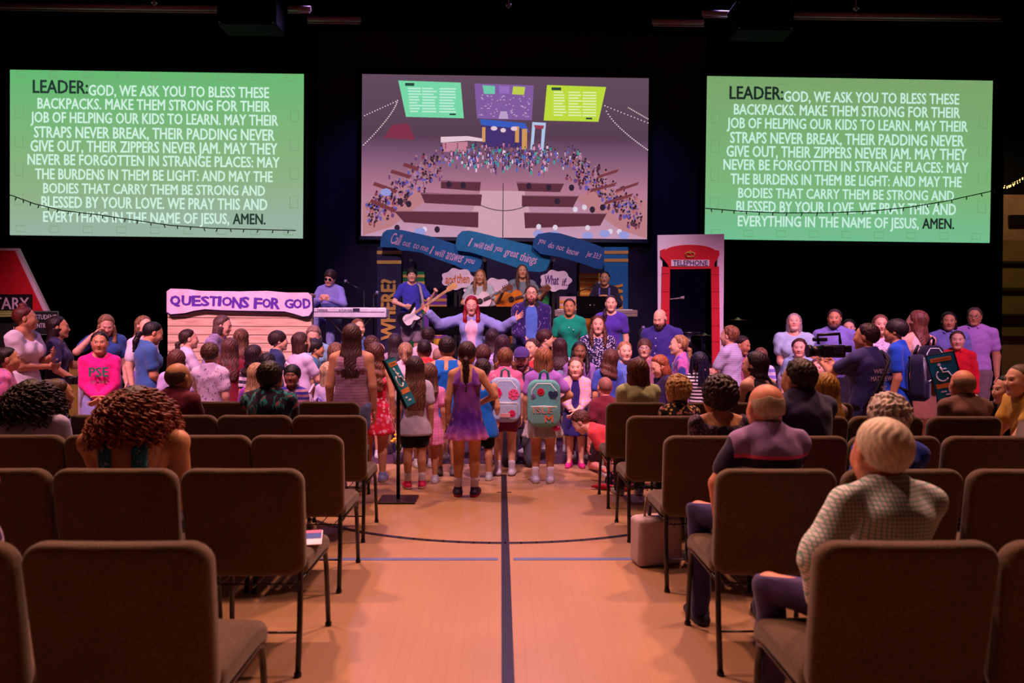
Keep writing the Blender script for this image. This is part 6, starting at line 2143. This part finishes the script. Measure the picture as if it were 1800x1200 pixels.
# --- right group
person('fair boy in a white striped shirt looking left, before the booth opening', 1281, 574, 8.5, 66, 'pink', ('tousled', 0, (160, 106, 72)), ('tee', cloth((206, 200, 234), 'stripe', (170, 166, 214), None, 1.6)), ('shorts', (60, 60, 100)), arms=('fwd', 'fwd'), face=True)
person('dark-haired girl looking down beside the striped shirt boy', 1306, 592, 9.15, -120, 'olive', ('lowpony', .16, (56, 32, 38)), ('tee', (170, 90, 140)), ('shorts', (60, 50, 80)), hpitch=-14)
person('small boy with light brown hair in white and blue, facing the camera at the right', 1337, 613, 9.6, 170, 'pink', ('short', 0, (150, 100, 76)), ('tee', cloth((140, 130, 220), 'stripe', (226, 220, 244), None, .4)), ('shorts', (60, 60, 100)), hpitch=-10)
person('woman with a grey bob and closed eyes in a pale blue puff-sleeve blouse', 1396, 552, 9.5, 182, 'pink', ('bob', .16, (176, 160, 168)), ('puff', (176, 204, 236)), ('pants', (190, 180, 210)), fem=True, w=1.06, hpitch=14, arms=('clasp', 'clasp'))
person('boy with dark curly hair in front of the grey bob woman', 1405, 597, 8.9, 178, 'pink', ('curly', 0, (86, 44, 40)), ('tee', (150, 190, 226)), ('shorts', (60, 60, 100)))
person('stocky man in a periwinkle polo beside the grey bob woman', 1467, 545, 9.6, 176, 'tan', ('short', 0, (72, 52, 54)), ('tee', (136, 130, 220), dict(neck='high')), ('pants', (60, 56, 80)), w=1.14, shw=1.1, beard=('stub', (110, 76, 72)))
person('dark-haired woman peeking out behind the periwinkle polo man', 1492, 563, 10.0, 180, 'pink', ('half', .2, (36, 22, 30)), ('tee', (120, 116, 200)), ('pants', (50, 50, 80)), fem=True)
person('small boy facing the camera below the periwinkle polo man', 1437, 632, 8.3, 176, 'pink', ('short', 0, (110, 70, 62)), ('tee', (70, 110, 200)), ('shorts', (50, 50, 90)))
person('woman filming in a navy tee with white lettering on the back', 1521, 571, 6.6, 48, 'tan', ('short', 0, (58, 26, 32)), ('tee', (62, 60, 118), dict(hem=-.25)), ('pants', (16, 14, 20)), fem=True, w=1.16, shw=1.08, arms=(((-.04, .27, -.04), (.7, -.3, -1), 'open'), ((-.12, .22, -.05), (.9, -.2, -.8), 'grip')), hyaw=26, shoes=(20, 18, 24),
       extra=lambda o, sk: [text(t, (dx, 0, 0), w_, h_, paint((226, 206, 226), .6), o, bold=.02, mtx=Matrix.Translation(Vector(sk.hip - sk.M[1] * (.094 * sk.S) + sk.M[2] * sk.T * z_))) for t, dx, w_, h_, z_ in (("WE'RE", .0, .19, .036, .68), ('MATTHEW', .0, .25, .04, .55), ('25', .03, .07, .08, .34))] + [MB().tube([sk.hip + sk.M[0] * (x_ * sk.S) - sk.M[1] * (y_ * sk.S) + sk.M[2] * (sk.T * z_) for x_, y_, z_ in ((.07, .03, 1.03), (.05, .1, .86), (.0, .106, .6), (-.06, .102, .3), (-.11, .07, .02))], .014, 6).build('camera_strap', paint((30, 24, 26), .7), o)])
person('woman with light brown hair in a white dotted blouse behind the filming woman', 1548, 555, 9.0, 190, 'pink', ('half', .2, (150, 96, 82)), ('tee', cloth((226, 206, 232), 'floral', (170, 150, 200), None, 2.5)), ('pants', (60, 56, 90)), fem=True, arms=('chest', 'down'))
person('boy in a royal blue tee with thick dark hair wearing a navy backpack', 1572, 563, 7.4, 84, 'olive', ('bowl', 0, (40, 24, 30)), ('tee', (16, 70, 190), dict(hem=-.3)), ('shorts', (40, 36, 60)))
person('girl with long light brown hair and a sleeveless pale top, beside the blue tee boy', 1610, 548, 8.1, 44, 'pink', ('long', .32, (132, 76, 64)), ('tank', (226, 200, 206)), ('skirt', (150, 100, 80), dict(hem=.3)), fem=True, hyaw=15, arms=('down', 'fwd'))
person('woman in a blue button shirt with dark hair and silver earrings at the right', 1668, 550, 9.7, 182, 'tan', ('bob', .17, (52, 28, 36)), ('tee', (130, 130, 216), dict(neck='high')), ('pants', (60, 56, 90)), fem=True, w=1.08)
person('boy in a red polo standing before the lilac polo man', 1683, 583, 9.05, 182, 'pink', ('short', 0, (96, 66, 52)), ('long', (222, 24, 48), dict(neck='high')), ('shorts', (60, 56, 90)))
person('man in a lilac polo, belt and khaki trousers with glasses, standing at the far right', 1713, 542, 9.85, 176, 'tan', ('short', 0, (96, 76, 74)), ('tee', (190, 140, 226), dict(neck='high', hem=.05)), ('pants', (134, 112, 118)), w=1.1, shw=1.1, glasses=(60, 40, 50), arms=('down', 'pocket'))

# --- leaders on the step and the people near them
person('red-haired leader in a denim jacket and pink top with both arms spread wide', 829, 522, 10.1, 178, 'pink', ('front', .34, (170, 16, 40)), [('tee', (236, 190, 220), dict(neck='scoop')), ('jacket', cloth((140, 150, 220), 'plain'), dict(infl=.026))], ('pants', (120, 110, 190)), base=.28, fem=True, w=1.0, arms=(((.25, .12, -.0), (.2, -.5, -1), 'open'), ((.24, .12, .05), (.2, -.5, -1), 'open')), smile=1, glasses=(190, 170, 190), hpitch=-14)
person('bearded man with headphones round his neck and a navy jacket over a blue shirt', 934, 503, 10.45, 182, 'pink', ('short', 0, (84, 52, 48)), [('tee', (80, 120, 214)), ('coat', cloth((44, 30, 100), 'leaf', (44, 30, 100), (130, 110, 190), 1.2), dict(infl=.028))], ('pants', (36, 30, 60)), base=.28, w=1.12, shw=1.08, beard=('full', (120, 66, 60)), glasses=(60, 30, 40), hpitch=8, arms=('clasp', 'clasp'),
       extra=lambda o, sk: (MB().tube([(sk.neck[0] + .085 * math.cos(R(q)), sk.neck[1] + .01 + .085 * math.sin(R(q)), sk.neck[2] + .05 - .03 * math.sin(R(q))) for q in range(150, 391, 20)], .014, 8).build('headphone_band', paint((18, 16, 22), .5), o), [MB().disc((sk.neck[0] + s * .075, sk.neck[1] + .075, sk.neck[2] + .01), .036, .04, 16, 'Y').build('ear_cup', paint((16, 14, 20), .5), o) for s in (-1, 1)]))
person('girl in a green tee standing beside the headphones man', 1001, 526, 10.35, 178, 'olive', ('lowpony', .2, (52, 32, 34)), ('tee', (10, 160, 130)), ('shorts', (40, 40, 70)), base=.28, fem=True, arms=('down', 'down'), smile=1, extra=lambda o, sk: [MB().ball((x, sk.hip[1] + .1 * sk.S, sk.hip[2] + sk.T * z), .008, 8).build('badge', paint((226, 230, 240), .5), o) for x, z in ((0, .74), (-.062, .68))])
person('young woman in a purple tee with a braid over one shoulder', 1074, 520, 10.75, 180, 'pink', ('sidepony', .26, (62, 38, 44)), ('tee', (84, 56, 180)), ('pants', (50, 46, 90)), base=.28, fem=True)
person('woman with long brown hair in a black and white print dress near the step', 1051, 556, 9.55, 184, 'pink', ('front', .28, (104, 58, 46)), ('dress', cloth((40, 36, 90), 'floral', (230, 220, 240), (190, 180, 230), 2.2), dict(hem=.28)), None, fem=True, smile=1, w=1.05)
person('bearded man in a navy button shirt looking down, left of the telephone booth', 1160, 544, 9.3, 158, 'pink', ('ring', 0, (60, 34, 34)), ('long', (58, 48, 140), dict(neck='high')), ('pants', (40, 36, 60)), w=1.18, shw=1.12, beard=('full', (70, 36, 36)), hpitch=-22, arms=('clasp', 'clasp'), extra=lambda o, sk: [MB().ball((0, sk.hip[1] + (.1 + .012 * (q == 2)) * sk.S * 1.12, sk.hip[2] + sk.T * z), .009, 8).build('shirt_button', paint((226, 216, 240), .4), o) for q, z in enumerate((.8, .64, .48, .32))])

# --- band on the stage
person('man in sunglasses and a pale blue shirt sitting at the long keyboard', 580, 474, 11.75, 176, 'pink', ('bowl', 0, (60, 34, 38)), ('long', (140, 136, 220), dict(neck='high')), ('pants', (130, 140, 206)), base=.88, w=1.0, pose='sit', seat=.76, hh=.23, arms=('keys', 'keys'), glasses='dark', hpitch=-20, hroll=-8)
person('teenage bass player in a royal blue tee and grey shorts', 724, 472, 12.2, 180, 'pink', ('bowl', 0, (36, 22, 26)), ('tee', (64, 66, 190)), ('shorts', (156, 136, 160), dict(hem=1.0)), base=.88, arms=('neckL', 'strum'), shoes=(60, 60, 80))
person('girl with long fair hair playing a white guitar behind the leader', 844, 475, 12.45, 176, 'tan', ('front', .3, (160, 104, 70)), ('tee', (170, 176, 180)), ('pants', (90, 90, 140)), base=.88, fem=True, arms=('neckL', 'strum'))
person('girl with long brown hair playing an orange acoustic guitar, tallest on the stage', 918, 466, 12.6, 186, 'tan', ('front', .32, (100, 60, 48)), ('tee', (116, 120, 130)), ('pants', (70, 70, 110)), base=.88, fem=True, arms=('neckL', 'strum'), hpitch=6)
person('singer with glasses in dark overalls at the boom microphone', 1063, 478, 12.55, 176, 'tan', ('short', 0, (40, 24, 30)), [('long', (36, 26, 50))], ('pants', (70, 76, 140)), base=.88, fem=True, w=1.1, glasses=(190, 170, 180), smile=1, arms=('keys', 'keys'), extra=lambda o, sk: [MB().tube([(s * .075, sk.hip[1] + .095 * sk.S, sk.hip[2] + sk.T * .55), (s * .085, sk.hip[1] + .085 * sk.S, sk.hip[2] + sk.T * .85), (s * .08, sk.hip[1] + .01, sk.hip[2] + sk.T * 1.01)], .016, 6).build('overall_strap', cloth((100, 106, 190)), o) for s in (-1, 1)])

# ------------------------------------------------------------------ guitars, camera, bags, papers
def guitar(x, y, x2, y2, Y, body, label, bass=False, guard=(236, 226, 236), neck=(214, 164, 110), size=1.0, strap=()):
    """(x, y) middle of the body, (x2, y2) end of the head, photo pixels at distance Y"""
    p, q = at(x, y, Y), at(x2, y2, Y - .12)
    r_ = empty('bass_guitar' if bass else 'guitar', p, 0, label, 'guitar')
    d = q - p
    L_ = d.length
    xa = d.normalized()
    ya = Vector((0, 1, 0))
    za = xa.cross(ya).normalized()
    if za.z < 0:
        za = -za
    ya = za.cross(xa).normalized()
    M_ = Matrix([[xa[i], ya[i], za[i], 0] for i in range(3)] + [[0, 0, 0, 1]])
    if bass:
        ctl = [(-.2, .0), (-.17, .11), (-.06, .14), (.04, .095), (.12, .12), (.22, .165), (.235, .13), (.16, .05), (.15, -.04), (.18, -.1), (.19, -.15), (.1, -.145), (.02, -.1), (-.07, -.15), (-.17, -.12)]
    else:
        up_ = [(-.23, 0), (-.19, .14), (-.07, .19), (.03, .135), (.09, .11), (.17, .14), (.25, .09)]
        ctl = up_ + [(.265, 0)] + [(x_, -z_) for x_, z_ in up_[:0:-1]]
    out, n_ = [], len(ctl)
    for i in range(n_):
        p0, p1, p2, p3 = (Vector(ctl[(i + j) % n_]) for j in (-1, 0, 1, 2))
        for t in (0, .25, .5, .75):
            v_ = .5 * (2 * p1 + (p2 - p0) * t + (2 * p0 - 5 * p1 + 4 * p2 - p3) * t * t + (3 * p1 - p0 - 3 * p2 + p3) * t ** 3)
            out.append((v_.x * size * .92, v_.y * size * .92))
    th = .045 if bass else .09
    MB().prism(out, th).build('guitar_body', paint(body, .3), r_, M_)
    if bass:
        pg = [(x_ * .72 + .03, z_ * .66 - .022) for x_, z_ in out]
        MB().prism(pg, .006).build('pickguard', paint(guard, .4), r_, M_ @ Matrix.Translation((0, -.007, 0)))
    else:
        MB().disc((.06, -.002, 0), .05 * size, .006, 20, 'Y').build('sound_hole', paint((30, 16, 12), .6), r_, M_)
    MB().box((.14 + (L_ - .32) / 2, -.008, 0), (L_ - .3, .03, .045), .006).build('neck', paint(neck, .4), r_, M_)
    fr = MB()
    for i in range(12):
        fr.box((.22 + (L_ - .45) * (i / 12) ** .8, -.025, 0), (.004, .006, .043))
    fr.build('frets', paint((170, 160, 150), .3, metal=.8), r_, M_)
    MB().prism([(L_ - .2, -.025), (L_ - .02, -.05), (L_ + .0, .0), (L_ - .02, .05), (L_ - .17, .045)], .022).build('headstock', paint(neck if bass else (110, 60, 40), .4), r_, M_ @ Matrix.Translation((0, -.012, 0)))
    tn = MB()
    for i in range(4):
        tn.tube([(L_ - .15 + .036 * i, 0, .03), (L_ - .15 + .036 * i, 0, .075)], .008, 6)
    tn.build('tuning_pegs', paint((40, 36, 44), .3, metal=.6), r_, M_)
    st_ = MB()
    for i in range(4 if bass else 6):
        z_ = (-.015 + .01 * i) if bass else (-.016 + .0064 * i)
        st_.tube([(-.12, -.032, z_), (L_ - .1, -.03, z_)], .0012, 4)
    st_.build('strings', paint((200, 190, 190), .3, metal=.9), r_, M_)
    if strap:
        MB().tube([at(px_, py_, Y_) - p for px_, py_, Y_ in strap], .022, 6).build('strap', cloth((22, 18, 26), 'stripe', (206, 196, 216), None, 2), r_)
    return r_


guitar(718, 558, 803, 499, 11.9, (18, 16, 22), 'black bass guitar with a white pickguard and maple neck', True, strap=((745, 545, 11.93), (742, 520, 11.98), (738, 503, 12.06), (735, 499, 12.16)))
guitar(838, 532, 901, 503, 12.2, (230, 206, 216), 'white guitar held by the fair-haired girl behind the leader', neck=(70, 44, 44))
guitar(893, 528, 968, 505, 12.34, (214, 120, 40), 'orange acoustic guitar held by the brown-haired girl', neck=(90, 56, 44), size=1.05)

c = at(1463, 617, 6.35)
r_ = empty('video_camera', c, 0, 'black video camera held up by the filming woman', 'camera')
CAMB = paint((14, 12, 16), .4)
MB().box((0, 0, 0), (.2, .1, .11), .015).build('camera_body', CAMB, r_)
MB().tube([(-.1, 0, 0), (-.19, 0, 0)], .045, 20).tube([(-.19, 0, 0), (-.22, 0, 0)], .055, 20).build('lens', CAMB, r_)
MB().tube([(-.12, 0, .06), (-.13, 0, .14), (.06, 0, .15), (.07, 0, .06)], .014, 8).build('top_handle', CAMB, r_)
MB().box((.03, -.058, .01), (.09, .01, .06), .004).build('side_screen', paint((40, 36, 52), .2), r_)
MB().box((.13, 0, .02), (.06, .06, .06), .01).build('viewfinder', CAMB, r_)
MB().tube([(-.16, .02, .1), (-.04, .02, .1)], .016, 10).build('microphone', paint((20, 18, 22), .8), r_)


def on_back(label, who, W_, H_, D_, mat, pocket, handle, z, flowers=(), name='backpack', straps=True):
    """the pack sits behind the wearer's shoulders"""
    o, sk = who
    a_ = o.rotation_euler[2]
    off = -(.07 * sk.S + .012)
    loc = Vector((o.location.x - math.sin(a_) * off, o.location.y + math.cos(a_) * off, o.location.z + z))
    return bag(label, loc, math.degrees(a_), W_, H_, D_, mat, pocket, handle, flowers, name, straps)


def find(lb):
    for o in bpy.data.objects:
        if o.get('label') and o['label'].startswith(lb):
            return o


class SK:
    def __init__(s, S):
        s.S = S


def wearer(lb):
    o = find(lb)
    S = [q[3] for q in PEOPLE if q[0] == o['label']][0]
    return o, SK(S)


PB = cloth((168, 190, 226))
TL = cloth((104, 178, 178))
bagA = on_back('pale blue backpack with pink flower patches on the pigtailed girl', wearer('girl with pigtails'), .31, .44, .13, PB, cloth((176, 190, 216)), paint((90, 130, 130), .6), .56, ((-.085, .29, .055, (232, 20, 110)), (.085, .275, .055, (236, 90, 140)), (.07, .09, .036, (206, 40, 90))))
MB().box((0, -.168, .075), (.1, .006, .04), .002).build('pink_label', paint((206, 150, 150), .6), bagA)
bagB = on_back('teal backpack with a red flower, butterfly patch and pink letters', wearer('girl in a lilac tee'), .31, .44, .13, TL, cloth((120, 180, 172)), paint((40, 130, 120), .6), .56, ((-.03, .33, .034, (214, 20, 60)), (-.1, .29, .022, (130, 110, 160))))
LT = paint((232, 140, 130), .6)
text('ISLE', (-.01, -.162, .165), .18, .055, LT, bagB, 0, .0)
text('M', (.045, -.162, .085), .075, .06, paint((236, 120, 90), .6), bagB, 0, .04)
bf = MB()
for s in (-1, 1):
    bf.disc((.085 + s * .022, -.112, .315), .024, .01, 12, 'Y').disc((.085 + s * .017, -.112, .285), .016, .01, 12, 'Y')
bf.box((.085, -.116, .3), (.008, .01, .06))
bf.build('butterfly_patch', paint((40, 50, 90), .6), bagB)
MB().ball((.12, -.05, -.02), .03, 8, (1.3, .6, .8)).build('pink_charm', paint((226, 50, 150), .6), bagB)
on_back('pink backpack with black and white straps on the brown bob girl', wearer('girl with a brown bob, white tee'), .28, .36, .11, cloth((232, 180, 206)), cloth((226, 170, 200)), paint((226, 200, 220), .6), .66)
on_back('navy backpack on the boy in the royal blue tee', wearer('boy in a royal blue tee'), .3, .46, .15, cloth((26, 26, 58)), cloth((30, 30, 64)), paint((16, 14, 26), .6), .78)
on_back('dark backpack on the girl in the sleeveless pale top', wearer('girl with long light brown hair and a sleeveless'), .29, .4, .12, cloth((30, 26, 50)), cloth((34, 30, 56)), paint((20, 18, 34), .6), .92)
on_back('dark teal backpack on the bowl-cut boy', wearer('boy with a dark bowl cut'), .28, .38, .12, cloth((44, 84, 100)), cloth((48, 90, 104)), paint((70, 120, 130), .6), .7)
on_back('navy backpack on the fair boy in the blue shirt', wearer('fair boy in a blue shirt'), .28, .38, .12, cloth((34, 34, 100)), cloth((36, 36, 104)), paint((26, 28, 90), .6), .62)
on_back('rainbow striped bag on the blonde child low in the crowd', wearer('blonde child in white and violet'), .26, .32, .1, cloth((226, 140, 190), 'stripe', (120, 190, 150), None, .8), cloth((236, 190, 110)), paint((120, 110, 200), .6), .38)
on_back('purple backpack on the small blonde child', wearer('small blonde child in purple'), .26, .32, .1, cloth((140, 50, 190)), cloth((150, 60, 196)), paint((110, 40, 160), .6), .36)

r_ = empty('handheld_camera', at(128, 668, 8.05), 0, 'small black camera in the hands of the navy tee woman', 'camera')
MB().box((0, 0, 0), (.14, .08, .09), .012).build('camera_body', CAMB, r_)
MB().tube([(0, -.04, 0), (0, -.1, 0)], .036, 16).build('lens', CAMB, r_)

# leaflet on the second-row chair, papers and belongings on seats and floor
ch = [c_ for c_ in USED if c_['label'].startswith('brown chair, second row left, at the aisle')][0]
lf = empty('leaflet', (ch.location.x + .17, ch.location.y + .3, .4855), R(12), 'white leaflet with a blue and pink picture on an aisle chair seat', 'leaflet')
MB().box((0, 0, 0), (.16, .24, .004), .001).build('paper', paint((236, 214, 236), .5), lf)
MB().box((-.0, .04, .003), (.15, .13, .002)).build('blue_picture', paint((60, 90, 170), .5), lf)
MB().box((-.0, .09, .0045), (.15, .05, .001)).build('pink_picture', paint((226, 110, 150), .5), lf)
hb = empty('handbag', (.98, 4.62, 0), R(14), 'pale tote bag on the floor under the right aisle chair', 'bag')
MB().box((0, 0, .15), (.3, .16, .3), .03).build('bag_body', cloth((196, 172, 186)), hb)
MB().tube([(-.08, 0, .29), (-.07, 0, .42), (.07, 0, .42), (.08, 0, .29)], .009, 6).build('handle', cloth((150, 120, 100)), hb)
p = at(1075, 866, 6.7)
sh_ = empty('folded_umbrella', (p.x, 6.75, .025), R(70), 'red folded umbrella lying on the floor behind the front aisle chair', 'umbrella')
MB().tube([(0, -.2, 0), (0, -.16, .0), (0, .12, .004), (0, .18, 0)], [.008, .022, .026, .01], 10).build('canopy', cloth((190, 30, 60)), sh_)
MB().tube([(0, -.28, 0), (0, -.2, 0)], .011, 8).build('handle', CAMB, sh_)
p = at(700, 785, 8.1)
fl = empty('flower_bunch', (p.x, 8.1, 0), 0, 'small bunch of yellow flowers standing on the floor in the crowd', 'flowers')
MB().tube([(0, 0, .01), (0, 0, .12)], [.045, .06], 14).build('pot', paint((60, 50, 80), .5), fl)
lv = MB()
for i in range(14):
    a_ = rnd.uniform(0, 6.28)
    t = rnd.uniform(.03, .09)
    lv.tube([(0, 0, .1), (t * .6 * math.cos(a_), t * .6 * math.sin(a_), .2), (t * math.cos(a_), t * math.sin(a_), .24)], [.004, .006, .002], 5)
lv.build('leaves', paint((50, 110, 50), .6), fl)
for i in range(6):
    a_ = i * 1.05
    MB().ball((.06 * math.cos(a_), .06 * math.sin(a_), .25 + .03 * (i % 3)), .026, 10, (1, 1, .6)).build('flower', paint((236, 190, 40), .6), fl)
